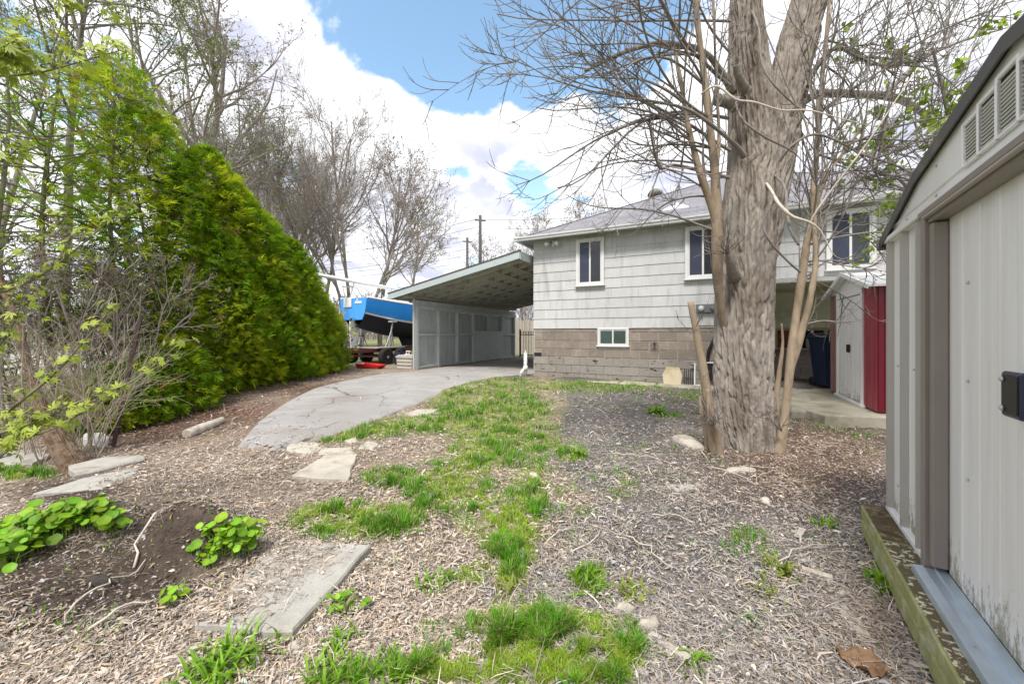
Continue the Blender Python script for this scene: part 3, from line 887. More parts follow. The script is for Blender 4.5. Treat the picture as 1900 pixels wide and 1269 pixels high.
# ------------------------------------------------------------------ carport
CP = Vector((-2.9, 11.6, .25))
def cw(x, y, z): return Vector((CP.x + .8944 * x + .4472 * y, CP.y - .4472 * x + .8944 * y, CP.z + z))
car = empty('carport', CP, RZ, 'grey-green open carport with sloping roof and panelled side wall beside the house', 'carport')
st_y = [0.0, 1.09, 2.16, 3.2, 4.3, 5.45, 6.6]
for i, (a, b) in enumerate(zip(st_y[:-1], st_y[1:])):
    for (z0, z1) in ((.06, 1.03), (1.03, 1.80)):
        MB().cbox(-.045, -.02, a + .004, b - .004, z0 + .003, z1 - .003, .003).obj('panel', m_carwall, car)
for i, y in enumerate(st_y):
    wd = .09 if i else .13
    dark = i in (2, 3, 4, 5)
    MB().cbox(-.02, .09, y - wd / 2, y + wd / 2, -.05, 1.80, .006).obj('stud', m_cartrim, car)
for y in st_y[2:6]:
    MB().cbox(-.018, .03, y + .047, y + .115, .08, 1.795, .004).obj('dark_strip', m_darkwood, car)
for i in (0, 1, 2):
    a, b = st_y[i], st_y[i + 1]
    MB().cbox(-.02, .07, a + .05, b - .05, 1.0, 1.07, .005).obj('mid_rail', m_cartrim, car)
    MB().cbox(-.02, .07, a + .05, b - .05, .02, .09, .005).obj('bottom_rail', m_cartrim, car)
MB().cbox(-.02, .07, 5.5, 6.55, 1.0, 1.07, .005).obj('mid_rail', m_cartrim, car)
MB().cbox(-.02, .07, 5.5, 6.55, .02, .09, .005).obj('bottom_rail', m_cartrim, car)
MB().cbox(.092, .112, 3.22, 5.45, .04, 1.18, .004).obj('overlay_panel', M('carport_overlay', (.57, .62, .62), .75, .07, 4, rnd=.02), car)
MB().cbox(-.03, .10, -.07, 4.6, 1.80, 1.92, .006).obj('header_beam', m_cartrim, car)
MB().cbox(-.03, .095, 4.603, 6.7, 1.80, 1.91, .006).obj('header_beam', m_carwall, car)
MB().cbox(-.03, .085, -.07, 6.7, 1.923, 2.06, .006).obj('header_beam', m_carwall, car)
MB().tube([(.05, -.11, -.06), (.05, -.11, 2.1)], .035, 10).obj('front_pipe_post', m_steel, car)
MB().cbox(-.09, .14, -.16, .09, -.08, -.035, .006).obj('post_foot', m_steel, car)
XL, XR, ZL, SL = -.55, 3.70, 2.23, .83 / 4.2
Y0, Y1 = -.5, 6.95
rz_ = lambda x: ZL + (x - XL) * SL
def sl_box(x0, x1, y0, y1, t0, t1):
    """box that follows the roof slope, between offsets t0 and t1 below the top"""
    return [(x0, y0, rz_(x0) - t1), (x1, y0, rz_(x1) - t1), (x1, y1, rz_(x1) - t1), (x0, y1, rz_(x0) - t1), (x0, y0, rz_(x0) - t0), (x1, y0, rz_(x1) - t0), (x1, y1, rz_(x1) - t0), (x0, y1, rz_(x0) - t0)]
BF = [(0, 3, 2, 1), (4, 5, 6, 7), (0, 1, 5, 4), (1, 2, 6, 5), (2, 3, 7, 6), (3, 0, 4, 7)]
croof = MB().add(sl_box(XL, XR, Y0, Y1, 0, .016), BF).obj('roof', M('carport_roofing', (.20, .21, .21), .9, .15, 6), car)
nb = 22; bwid = (XR - XL - .08) / nb
for k in range(nb):
    a = XL + .04 + k * bwid
    MB().add(sl_box(a, a + bwid - .006, Y0 + .045, Y1 - .045, .017, .034), BF).obj('deck_board', m_deckboard, croof)
ry = np.linspace(Y0 + .30, Y1 - .3, 13)
for y in ry:
    MB().add(sl_box(XL + .04, XR - .04, y - .02, y + .02, .035, .185), BF).obj('rafter', m_rafter, croof)
xs_ = np.linspace(XL + .6, XR - .45, 7)
for k, x in enumerate(xs_):
    for j in range(len(ry) - 1):
        if (j + k) % 5 == 4: continue
        MB().add(sl_box(x - .018, x + .018, ry[j] + .022, ry[j + 1] - .022, .04, .17), BF).obj('blocking', m_rafter, croof)
MB().add(sl_box(XL - .012, XR + .01, Y0 - .028, Y0 + .0, -.012, .17), BF).obj('front_fascia', m_carfascia, croof)
MB().add(sl_box(XR - .0, XR + .028, Y0 + .001, Y1, -.010, .19), BF).obj('side_fascia', m_carfascia, croof)
MB().add(sl_box(XL - .028, XL, Y0 - .02, Y1, -.010, .15), BF).obj('side_fascia', m_carfascia, croof)
MB().add(sl_box(XL - .03, XR + .03, Y0 - .05, Y0 + .02, -.028, -.0125), BF).obj('drip_flashing', m_darkwood, croof)
MB().add(sl_box(-.05, .09, Y0 + .03, Y1 - .1, .188, .23), BF).obj('wall_plate', m_rafter, croof)

# ------------------------------------------------------------------ gate and fence behind the carport
gate = empty('iron_gate', cw(.18, 6.95, -.02), RZ, 'low black iron gate with looped tops across the carport rear', 'gate')
gl = 3.4
MB().box(0, gl, -.012, .012, .12, .15).obj('lower_rail', m_iron, gate)
MB().box(0, gl, -.012, .012, 1.02, 1.05).obj('upper_rail', m_iron, gate)
gbar = MB().tube([(0, 0, .10), (0, 0, 1.20), (0, 0, 1.22)], [.011, .011, .002], 6).mesh('bar')
for k in range(27):
    link('bar', gbar, m_iron, gate, (.04 + k * .1277, 0, 0))
loop = MB().tube([(.064 + .055 * cos(a), 0, 1.13 + .055 * sin(a)) for a in np.linspace(0, 2 * pi, 13)], .008, 5, False).mesh('scroll')
for k in range(26):
    link('scroll', loop, m_iron, gate, (.04 + k * .1277, 0, 0))
for x in (0.0, gl):
    MB().cbox(x - .03, x + .03, -.03, .03, -.05, 1.3, .005).obj('gate_post', m_iron, gate)
fence = empty('board_fence', cw(-2.6, 9.6, -.05), RZ, 'weathered vertical-board wooden fence seen behind the iron gate', 'fence')
pk = [MB().add([(0, 0, 0), (.135, 0, 0), (.135, .02, 0), (0, .02, 0), (0, 0, h), (.135, 0, h), (.135, .02, h), (0, .02, h), (.0675, 0, h + .05), (.0675, .02, h + .05)],
               [(0, 3, 2, 1), (0, 1, 5, 8, 4), (2, 3, 7, 9, 6), (1, 2, 6, 5), (3, 0, 4, 7), (4, 8, 9, 7), (8, 5, 6, 9)]).mesh('board') for h in (1.80, 1.84, 1.77)]
for k in range(34):
    link('board', pk[k % 3], m_fencewood, fence, (k * .15, random.uniform(-.006, .006), random.uniform(-.02, .02)), (0, random.uniform(-.01, .01), 0))
MB().box(0, 5.1, .021, .06, .35, .44).box(0, 5.1, .021, .06, 1.4, 1.49).obj('rail', m_fencewood, fence)
ph = empty('lean_to_shed', cw(-1.6, 13.5, -.05), RZ, 'small grey board outbuilding peeping over the wooden fence', 'shed')
MB().box(0, 3.6, 0, 2.5, 0, 2.65).obj('wall', m_fencewood, ph)
MB().add([(-.2, -.25, 2.66), (3.8, -.25, 2.66), (3.8, 2.7, 3.0), (-.2, 2.7, 3.0), (-.2, -.25, 2.74), (3.8, -.25, 2.74), (3.8, 2.7, 3.08), (-.2, 2.7, 3.08)], BF).obj('roof', m_shedroof, ph)
MB().box(.2, 1.0, -.02, .0, 1.5, 2.3).obj('window', m_glass, ph)

# ------------------------------------------------------------------ sailboat on its trailer
BT = Vector((-5.42, 13.3, .22))
boat = empty('sailboat', BT, RZ, 'bright blue sailboat hull with white stripe on a trailer behind the carport', 'boat')
Lb = 6.6; nst = 22; nsec = 15
def hull_pt(t, s):
    """t along, s 0 keel centre .. 1 sheer; half section"""
    beam = 1.02 * (.62 + .38 * sin(pi * min(t / .62, 1) * .5)) * (1 - max(0, (t - .5) / .5) ** 2.2)
    sheer = 2.30 - .16 * sin(pi * t) + .25 * max(0, t - .5)
    keel = 1.42 - .50 * sin(pi * min(1, (t + .04) / .95)) ** 1.0 if t < .92 else 1.42 - .5 * sin(pi * .96 / .95 if False else pi * .99) + (t - .92) * 6
    keel = min(keel, sheer - .1)
    a = s * pi / 2
    x = beam * sin(a) ** .75
    z = keel + (sheer - keel) * (1 - cos(a) ** 1.0) ** .85
    return x, z
for part, (s0, s1, mat_) in {'topsides': (.62, 1.0, m_boat), 'waterline_stripe': (.575, .62, m_boatwhite), 'underbody': (0.0, .575, m_boatdark)}.items():
    V, F = [], []
    k = 8
    for side in (-1, 1):
        b0 = len(V)
        for i in range(nst):
            t = i / (nst - 1)
            for j in range(k):
                x, z = hull_pt(t, s0 + (s1 - s0) * j / (k - 1))
                V.append((side * x, t * Lb, z))
        for i in range(nst - 1):
            for j in range(k - 1):
                q = (b0 + i * k + j, b0 + (i + 1) * k + j, b0 + (i + 1) * k + j + 1, b0 + i * k + j + 1)
                F.append(q if side < 0 else q[::-1])
    MB().add(V, F).obj(part, mat_, boat, smooth=True)
ring = [hull_pt(0, s) for s in np.linspace(.38, 1, 14)]
poly = [(-x, -.0, z) for x, z in ring[::-1]] + [(x, 0, z) for x, z in ring]
tr = MB().extrude([(x, -.035, z) for x, _, z in poly], (0, .03, 0)).obj('transom', m_boat, boat)
MB().cbox(-.42, -.05, -.075, -.037, 2.0, 2.33, .01).obj('motor_bracket', m_boatwhite, tr)
MB().cbox(.10, .42, -.05, -.037, 2.12, 2.2, .004).obj('name_plate', m_boatwhite, tr)
MB().extrude([(.18 + k, -.045, 2.225) for k in (0, .05)] + [(.23, -.045, 2.29), (.18, -.045, 2.29)], (0, .006, 0)).obj('emblem', m_boatwhite, tr)
dk = []
for i in range(nst):
    x, z = hull_pt(i / (nst - 1), 1.0); dk.append((x, i / (nst - 1) * Lb, z))
V = [(-x + .0, y, z + .01) for x, y, z in dk] + [(x, y, z + .01) for x, y, z in dk]
MB().add(V, [(i, nst + i, nst + i + 1, i + 1) for i in range(nst - 1)]).obj('deck', m_boatwhite, boat)
mb = MB()
for sd in (-1, 1): mb.tube([(sd * x, y, z + .025) for x, y, z in dk], .035, 6)
mb.obj('toe_rail', m_boatwhite, boat)
MB().add([(-.55, 1.7, 2.2), (.55, 1.7, 2.2), (.4, 4.6, 2.25), (-.4, 4.6, 2.25), (-.45, 1.8, 2.52), (.45, 1.8, 2.52), (.3, 4.3, 2.48), (-.3, 4.3, 2.48)], BF).obj('cabin', m_boatwhite, boat)
MB().tube([(-.25, -1.6, 2.98), (-.22, 2.0, 2.86), (-.2, 6.8, 2.80)], [.06, .07, .06], 10).obj('lowered_mast', m_boatwhite, boat, smooth=True)
mb = MB()
for x in (-.5, .1): mb.tube([(x, .1, 2.25), (x * .6 - .2, -.05, 2.75), (x * .6 - .2, .6, 2.75), (x, .9, 2.25)], .018, 6)
mb.tube([(-.5, -.02, 2.72), (.1, -.02, 2.72)], .018, 6).bar((-.45, .2, 2.3), (-.2, .2, 2.9), .03, .03)
mb.obj('mast_crutch', m_steel, boat)
MB().extrude([(-.05, -.14, 1.62), (-.05, .16, 1.66), (-.05, .22, 1.2), (-.05, .12, .58), (-.05, -.10, .60), (-.05, -.16, 1.1)], (.06, 0, 0)).obj('rudder', m_rudder, boat)
MB().extrude([(-.04, 2.1, 1.1), (-.04, 3.6, 1.05), (-.04, 3.4, .62), (-.04, 2.4, .62)], (.09, 0, 0)).obj('keel', m_boatdark, boat)

for sd in (-1, 1):
    for q in (1.0, 2.2, 3.4, 4.6):
        x, z = hull_pt(q / Lb, 1.0)
        MB().tube([(sd * x * .96, q, z), (sd * x * .96, q, z + .5)], .012, 6).obj('stanchion', m_steel, boat)
    MB().tube([(sd * hull_pt(q / Lb, 1.0)[0] * .96, q, hull_pt(q / Lb, 1.0)[1] + .48) for q in (.1, 1.0, 2.2, 3.4, 4.6, 5.6)], .006, 5).obj('lifeline', m_steel, boat)
    for q in (2.2, 2.9, 3.6):
        MB().add([(sd * .50, q, 2.30), (sd * .47, q + .45, 2.31), (sd * .44, q + .45, 2.42), (sd * .465, q, 2.42)], [(0, 1, 2, 3)]).obj('cabin_window', m_glass, boat)
tl = empty('boat_trailer', BT, RZ, 'rusty dark red boat trailer carrying the blue sailboat', 'trailer')
mb = MB()
for sd in (-.62, .62): mb.cbox(sd - .04, sd + .04, -.9, 6.6, .46, .58, .006)
for y in (-.6, 1.2, 2.6, 4.4): mb.cbox(-.58, .58, y - .04, y + .04, .47, .57, .006)
mb.obj('frame', m_trailer, tl)
MB().cbox(-.75, .75, .35, 1.7, .585, .625, .006).obj('bed_plank', m_plank, tl)
for x in (-.86, .86):
    for y in (.62, 1.36):
        wh = MB().lathe([(.10, -.10), (.27, -.10), (.30, -.07), (.30, .07), (.27, .10), (.10, .10)], (0, 0, 0), 22).obj('tyre', m_tyre, tl, (x, y, .29), (0, radians(90), 0))
        MB().lathe([(.02, -.105), (.16, -.08), (.17, -.085), (.17, .085), (.16, .08), (.02, .105)], (0, 0, 0), 16).obj('rim', m_steel, wh)
MB().cbox(-.82, .82, .58, .66, .26, .33, .005).cbox(-.82, .82, 1.32, 1.40, .26, .33, .005).obj('axle', m_trailer, tl)
for sd in (-1, 1):
    for y in (1.0, 3.4):
        MB().tube([(sd * .62, y, .58), (sd * .80, y, 1.52)], .028, 8).tube([(sd * .66, y - .22, .58), (sd * .74, y, 1.2)], .02, 6).tube([(sd * .66, y + .22, .58), (sd * .74, y, 1.2)], .02, 6).cbox(sd * .80 - .10, sd * .80 + .10, y - .12, y + .12, 1.50, 1.55, .006).obj('hull_support', m_steel, tl)
MB().tube([(-.62, -.6, 1.02), (-.62, 1.0, 1.02)], .018, 6).tube([(-.62, -.5, 1.0), (-.62, .95, .62)], .018, 6).tube([(-.62, -.6, .58), (-.62, -.6, 1.02)], .018, 6).obj('side_brace', m_trailer, tl)
MB().tube([(-.2, -.95, .0), (-.2, -.95, .62)], .022, 8).obj('jack_leg', m_steel, tl)

# things around the boat
def crate_like(name, loc, rz, w_, d_, h_, mat_, label, cat, lidm=None):
    e = empty(name, loc, rz, label, cat)
    MB().add([(-w_ * .46, -d_ * .46, 0), (w_ * .46, -d_ * .46, 0), (w_ * .46, d_ * .46, 0), (-w_ * .46, d_ * .46, 0), (-w_ / 2, -d_ / 2, h_ * .8), (w_ / 2, -d_ / 2, h_ * .8), (w_ / 2, d_ / 2, h_ * .8), (-w_ / 2, d_ / 2, h_ * .8)], BF).obj('body', mat_, e)
    for k in range(3):
        MB().cbox(-w_ * .46, w_ * .46, -d_ * .5 - .012, -d_ * .46, h_ * (.12 + .22 * k), h_ * (.20 + .22 * k), .004).obj('rib', mat_, e)
    MB().cbox(-w_ * .54, w_ * .54, -d_ * .55, d_ * .55, h_ * .8, h_ * .93, .012).cbox(-w_ * .48, w_ * .48, -d_ * .48, d_ * .48, h_ * .93, h_, .012).obj('lid', lidm or mat_, e)
    return e
crate_like('deck_box', cw(-.42, .25, -.05), RZ, .62, .5, .46, m_boxbeige, 'beige plastic deck box with lid against the carport front post', 'box')
rs = G(680, 685)
rs.y += .35
sled = empty('red_sled', rs, RZ + .1, 'red plastic sled lying on the grass below the boat trailer', 'sled')
MB().add([(-.5, -.2, .02), (.5, -.2, .02), (.45, .2, .02), (-.5, .2, .02), (-.56, -.25, .2), (.62, -.25, .14), (.58, .25, .14), (-.56, .25, .2)], [(0, 3, 2, 1), (0, 1, 5, 4), (1, 2, 6, 5), (2, 3, 7, 6), (3, 0, 4, 7)]).obj('shell', m_redplastic, sled)
MB().cbox(-.58, -.1, -.27, -.24, .17, .22, .005).obj('rim', m_boatwhite, sled)
sled.scale = (.8, .8, .8)
for k, (x, y, s_, mm, lb) in enumerate(((1.35, .75, 1.0, m_tank, 'dark blue fuel can under the boat, nearest the trailer upright'), (1.62, .6, .9, m_tank, 'smaller dark blue can under the boat, middle of three'), (1.92, .55, .95, m_boatwhite, 'white plastic can under the boat beside the carport wall'))):
    wp = Vector((BT.x + .8944 * x + .4472 * y, BT.y - .4472 * x + .8944 * y, 0)); wp.z = float(gz(wp.x, wp.y, False)) - .01
    e = empty('fuel_can', wp, RZ, lb, 'can', 'cans under the boat')
    MB().cbox(-.13 * s_, .13 * s_, -.1 * s_, .1 * s_, .0, .42 * s_, .03).obj('body', mm, e)
    MB().tube([(-.08, 0, .40 * s_), (-.08, 0, .52 * s_), (.06, 0, .52 * s_), (.06, 0, .40 * s_)], .018, 6).obj('handle', mm, e)
    MB().lathe([(.03, 0), (.03, .05), (.02, .06)], (.1 * s_, 0, .42 * s_), 10).obj('spout_cap', m_blackpl, e)

# ------------------------------------------------------------------ red garden shed
PT = .20      # patio level
RS = Vector((5.07, 5.39, PT + .002))
rs_ = empty('red_garden_shed', RS, RZ, 'red metal garden shed with white double doors on the patio', 'shed')
# local: y along the front face (0..2.2), x depth to the right
FW, FD, EH, PK = 2.2, 1.9, 1.80, 2.05
def ribbed(x0, y0, x1, y1, z0, z1, pitch, mats, parent, name, out, depth=.018):
    """sheet-metal wall from (x0,y0) to (x1,y1): each pan and rib a part"""
    a = Vector((x0, y0, 0)); b = Vector((x1, y1, 0)); L = (b - a).length; t = (b - a) / L; o = Vector((*out, 0))
    n = max(1, round(L / pitch)); p = L / n
    for k in range(n):
        s = a + t * p * k
        w2 = p * .56
        q = [s, s + t * w2, s + t * w2 + o * .004, s + o * .004]
        MB().add([(v.x, v.y, z) for z in (z0, z1) for v in q], [(0, 3, 2, 1), (4, 5, 6, 7), (0, 1, 5, 4), (1, 2, 6, 5), (2, 3, 7, 6), (3, 0, 4, 7)]).obj(name + '_pan', mats[0], parent)
        s2 = s + t * w2; w3 = p - w2
        q = [s2, s2 + t * w3, s2 + t * (w3 * .8) + o * depth, s2 + t * (w3 * .2) + o * depth]
        MB().add([(v.x, v.y, z) for z in (z0, z1) for v in q], [(0, 3, 2, 1), (4, 5, 6, 7), (0, 1, 5, 4), (1, 2, 6, 5), (2, 3, 7, 6), (3, 0, 4, 7)]).obj(name + '_rib', mats[1], parent)
D0, D1 = .52, 1.66
ribbed(0, 0, 0, D0 - .06, .03, EH, .23, (m_redlight, m_redlight), rs_, 'front', (-1, 0))
m_dull = M('dull_pink_metal', (.30, .16, .15), .5, .1, 4)
ribbed(0, D1 + .06, 0, FW, .03, EH, .24, (m_dull, m_dull), rs_, 'front', (-1, 0))
ribbed(FD, 0, 0, 0, .03, EH, .19, (m_shedred, m_shedred), rs_, 'side', (0, -1))
MB().box(.005, FD, .005, FW - .005, 0, .03).box(.03, FD, FW - .02, FW - .004, .03, EH).box(FD - .02, FD, .02, FW - .02, .03, EH).obj('shell', m_shedred, rs_)
MB().cbox(-.04, .005, D0 - .07, D0, .03, EH - .02, .004).cbox(-.04, .005, D1, D1 + .07, .03, EH - .02, .004).cbox(-.042, .005, D0 - .07, D1 + .07, EH - .09, EH, .004).obj('door_frame', m_shedw, rs_)
dm = (D0 + D1) / 2
for a, b in ((D0, dm - .003), (dm + .003, D1)):
    dr_ = MB().cbox(-.022, -.006, a, b, .05, EH - .10, .003).obj('door', m_sheddoor, rs_)
    for k in (1, 2):
        yy = a + (b - a) * k / 3
        MB().cbox(-.027, -.022, yy - .02, yy + .02, .08, EH - .13, .002).obj('door_rib', m_shedw, dr_)
MB().cbox(-.055, -.028, dm - .07, dm + .03, .80, .93, .006).obj('door_handle', m_blackpl, rs_)
MB().cbox(-.06, .0, D0 - .12, D1 + .12, .0, .045, .004).obj('door_track', m_shedw, rs_)
MB().add([(-.012, -.02, EH), (-.012, FW + .02, EH), (-.012, FW / 2, PK), (.01, -.02, EH), (.01, FW + .02, EH), (.01, FW / 2, PK)], [(0, 2, 1), (3, 4, 5), (0, 1, 4, 3), (1, 2, 5, 4), (2, 0, 3, 5)]).obj('gable_panel', m_shedw, rs_)
for (ya, yb) in ((-.10, FW / 2), (FW + .10, FW / 2)):
    za = EH - .045
    r_ = MB().add([(-.12, ya, za), (FD + .1, ya, za), (FD + .1, yb, PK + .02), (-.12, yb, PK + .02), (-.12, ya, za + .03), (FD + .1, ya, za + .03), (FD + .1, yb, PK + .05), (-.12, yb, PK + .05)], BF).obj('roof_panel', m_shedw, rs_)
    for k in range(6):
        x = -.05 + k * .36
        MB().bar((x, ya, za + .042), (x, yb, PK + .062), .03, .022).obj('roof_rib', m_shedw, r_)
    MB().bar((-.125, ya, za + .0), (-.125, yb, PK + .035), .014, .06).obj('roof_trim', m_shedw, r_)

# ------------------------------------------------------------------ patio under the red shed
pat = MB()
pat.prism([tuple(hw(x, y, 0)[:2]) for x, y in ((RX0, .02), (LEN, .02), (LEN, RDEP), (RX0, RDEP))], .05, PT + .004)
pat = structure(pat.obj('patio', m_mossy))
slab_at('patio_slab', [(4.27, 5.30), (4.33, 5.86), (4.55, 6.6), tuple(hw(5.4, -.02, 0)[:2]), tuple(hw(9.3, -.02, 0)[:2]), (8.0, 3.7), (5.05, 5.16)], .02, PT, m_mossy, 'wide mossy concrete patio slab under the red shed', 'slab', bev=.02)
slab_at('patio_slab', [tuple(G(x, y)[:2]) for x, y in ((1470, 776), (1528, 776), (1495, 741), (1474, 725), (1435, 722), (1430, 760))], .03, PT + .015, m_mossy, 'tilted broken concrete slab beside the trunk, in front of the patio', 'slab', bev=.02, tilt=(.03, .02))

# ------------------------------------------------------------------ wheelie bin, jug
bn_ = empty('wheelie_bin', hw(6.27, .85, -.03), RZ + .25, 'dark blue wheelie bin standing between the recess wall and red shed', 'bin')
MB().add([(-.21, -.22, .06), (.21, -.22, .06), (.21, .2, .06), (-.21, .2, .06), (-.28, -.30, 1.0), (.28, -.30, 1.0), (.28, .28, 1.0), (-.28, .28, 1.0)], BF).obj('body', m_binblue, bn_)
MB().cbox(-.30, .30, -.33, .30, .985, 1.03, .01).obj('rim', m_binblue, bn_)
MB().add([(-.31, -.35, 1.032), (.31, -.35, 1.032), (.31, .33, 1.032), (-.31, .33, 1.032), (-.27, -.27, 1.10), (.27, -.27, 1.10), (.27, .30, 1.12), (-.27, .30, 1.12)], BF).obj('lid', m_binlid, bn_)
MB().tube([(-.3, .36, 1.03), (.3, .36, 1.03)], .016, 8).obj('handle', m_binblue, bn_)
for sx in (-.22, .22):
    MB().lathe([(.02, -.03), (.1, -.03), (.1, .03), (.02, .03)], (0, 0, 0), 18).obj('wheel', m_tyre, bn_, (sx, .24, .10), (0, radians(90), 0))
MB().box(-.10, -.02, -.296, -.290, .62, .74).obj('sticker', m_boatwhite, bn_)
for k, zz_ in enumerate((.64, .665, .69, .715)):
    MB().box(-.095, -.03, -.3, -.2965, zz_, zz_ + .008).obj('sticker_line', m_dark, bn_)
jg = empty('plastic_jug', hw(6.18, RDEP - .09, .742), RZ, 'cloudy white plastic jug on the basement window sill', 'jug')
MB().lathe([(.10, 0), (.115, .02), (.115, .22), (.09, .30), (.035, .35), (.03, .38)], (0, 0, 0), 16).obj('body', m_jug, jg, smooth=True)
MB().lathe([(.034, 0), (.034, .03), (.03, .035)], (0, 0, .38), 12).obj('cap', m_white, jg)
MB().tube([(.09, 0, .28), (.14, 0, .27), (.14, 0, .16), (.11, 0, .13)], .014, 6).obj('handle', m_jug, jg)

# ------------------------------------------------------------------ stone and grille leaning on the wall
so = MB().add([(-.17, 0, 0), (.17, 0, 0), (.19, .06, .20), (.13, .1, .36), (-.12, .1, .37), (-.20, .05, .2), (-.15, .14, 0), (.16, .14, 0), (.17, .17, .2), (.11, .18, .33), (-.1, .18, .34), (-.17, .17, .2)],
               [(0, 1, 2, 3, 4, 5), (6, 11, 10, 9, 8, 7), (0, 6, 7, 1), (1, 7, 8, 2), (2, 8, 9, 3), (3, 9, 10, 4), (4, 10, 11, 5), (5, 11, 6, 0)]).obj('leaning_stone', m_stoneyel, None, hw(3.33, -.30, .0), (0, 0, RZ))
tag(so, 'yellow-beige sandstone block leaning against the block wall', 'stone')
gr = empty('floor_grille', hw(3.66, -.22, .0), RZ, 'black ribbed vent grille with white edge leaning on the wall', 'grille')
for k in range(5): MB().bar((-.10 + k * .04, -.02, 0), (-.10 + k * .04, .08, .33), .02, .016).obj('slat', m_blackpl, gr)
MB().bar((.10, -.03, 0), (.10, .08, .46), .022, .02).bar((.12, -.03, .012), (.30, -.03, .012), .02, .024).obj('frame', m_white, gr)

# ------------------------------------------------------------------ beige metal shed at the right
S0 = Vector((2.40, 2.45, .19))
SRZ = math.atan2(-.837, -.547)
shed = empty('metal_garden_shed', S0, SRZ, 'large white metal shed with brown trim filling the right edge', 'shed')
def sw(x, y, z): return Vector((S0.x - .547 * x + .837 * y, S0.y - .837 * x - .547 * y, S0.z + z))
SW, SD = 3.0, 2.2
prof = [(-.05, 1.70), (.62, 1.90), (1.5, 2.025), (2.38, 1.90), (3.05, 1.70)]
def roofz(s): return float(np.interp(s, [p[0] for p in prof], [p[1] for p in prof]))
MB().box(.012, .03, .012, SD, 0, 1.70).box(SW - .03, SW - .012, .012, SD, 0, 1.70).box(.03, SW - .03, SD - .02, SD, 0, 1.70).box(.03, SW - .03, .05, SD - .02, 0.0, .01).obj('shell', m_shedw, shed)
# corner panel left of the door: pans and pressed ribs
edges = [0.0, .05, .30, .345, .57, .612, .70]
for k in range(6):
    a, b = edges[k], edges[k + 1]
    rib = k in (0, 2, 4)
    if rib:
        MB().add([(a, .004, .03), (b, .004, .03), (b - .010, -.030, .03), (a + .010, -.030, .03), (a, .004, 1.70), (b, .004, 1.70), (b - .010, -.030, 1.70), (a + .010, -.030, 1.70)],
                 [(0, 1, 2, 3), (7, 6, 5, 4), (1, 0, 4, 5), (2, 1, 5, 6), (3, 2, 6, 7), (0, 3, 7, 4)]).obj('wall_rib', M('rib_metal', (.42, .39, .36), .45, .06, 3), shed)  # rib shading put into a darker metal colour
    else:
        MB().box(a, b, 0, .008, .03, 1.70).obj('wall_pan', m_sheddoor, shed)
MB().cbox(-.01, .72, -.028, .012, 0, .03, .003).obj('base_rail', m_shedw, shed)
# brown jamb in three folds
m_jd = M('jamb_dark', (.13, .11, .098), .45, .08, 5, spec=.5)
MB().cbox(.70, .732, -.030, .02, 0, 1.66, .004).obj('jamb', m_shedb, shed)
MB().cbox(.7325, .742, -.020, .02, 0, 1.66, .002).obj('jamb_groove', m_jd, shed)
MB().cbox(.7425, .785, -.050, .02, 0, 1.66, .006).obj('jamb', m_shedb, shed)
MB().cbox(.7855, .797, -.018, .02, .03, 1.64, .002).obj('jamb_groove', m_jd, shed)
MB().cbox(.7975, .84, -.034, .02, .05, 1.62, .006).obj('jamb', m_shedb, shed)
# door
dr_ = MB().box(.83, SW - .7, .022, .034, .035, 1.64).obj('door', m_sheddoor, shed)
for k in range(9):
    x = .93 + k * .155
    MB().add([(x, .022, .06), (x + .05, .022, .06), (x + .04, .0195, .06), (x + .01, .0195, .06), (x, .022, 1.62), (x + .05, .022, 1.62), (x + .04, .0195, 1.62), (x + .01, .0195, 1.62)],
             [(0, 1, 2, 3), (7, 6, 5, 4), (1, 0, 4, 5), (2, 1, 5, 6), (3, 2, 6, 7), (0, 3, 7, 4)]).obj('door_rib', m_sheddoor, dr_)
sc_me = MB().lathe([(.0035, 0), (.0075, .001), (.006, .005), (.001, .006)], (0, 0, 0), 10).mesh('screw', True)
for (x, y, zz_) in [(1.03, .022, q) for q in (.52, .92, 1.32)] + [(1.03 + .62, .022, q) for q in (.52, .92, 1.32)] + [(.14, 0, .92), (.22, 0, .92), (.44, 0, .92), (.14, 0, .2)]:
    link('screw', sc_me, m_steel, shed, (x, y - .001, zz_), (radians(90), 0, 0))
hd = MB().cbox(1.43, 1.56, -.008, .0215, .855, .985, .008).obj('door_handle', m_navy, dr_)
MB().cbox(1.443, 1.555, -.030, -.0085, .848, .992, .006).obj('grip', m_navy, hd)
MB().cbox(1.455, 1.55, -.034, -.0305, .862, .980, .002).obj('face_plate', m_blackpl, hd)
for zz_ in (.875, .967):
    link('screw', sc_me, m_steel, hd, (1.468, -.0345, zz_), (radians(90), 0, 0), (1.3, 1.3, 1.3))
# tracks
MB().cbox(.70, SW, -.050, .02, 1.662, 1.695, .005).obj('header_rail', m_shedb, shed)
MB().cbox(.79, SW, -.036, .02, 1.626, 1.660, .005).obj('door_track', m_shedb, shed)
MB().cbox(.79, SW, -.058, -.0365, 1.646, 1.658, .003).obj('track_lip', M('rail_light', (.42, .38, .35), .45, .06, 5), shed)
sill = MB().extrude([(.80, -.095, .0), (.80, -.09, .028), (.80, -.055, .034), (.80, -.05, .026), (.80, -.02, .026), (.80, -.016, .036), (.80, .018, .036), (.80, .018, 0)], (2.2, 0, 0)).obj('sill_track', m_galv, shed)
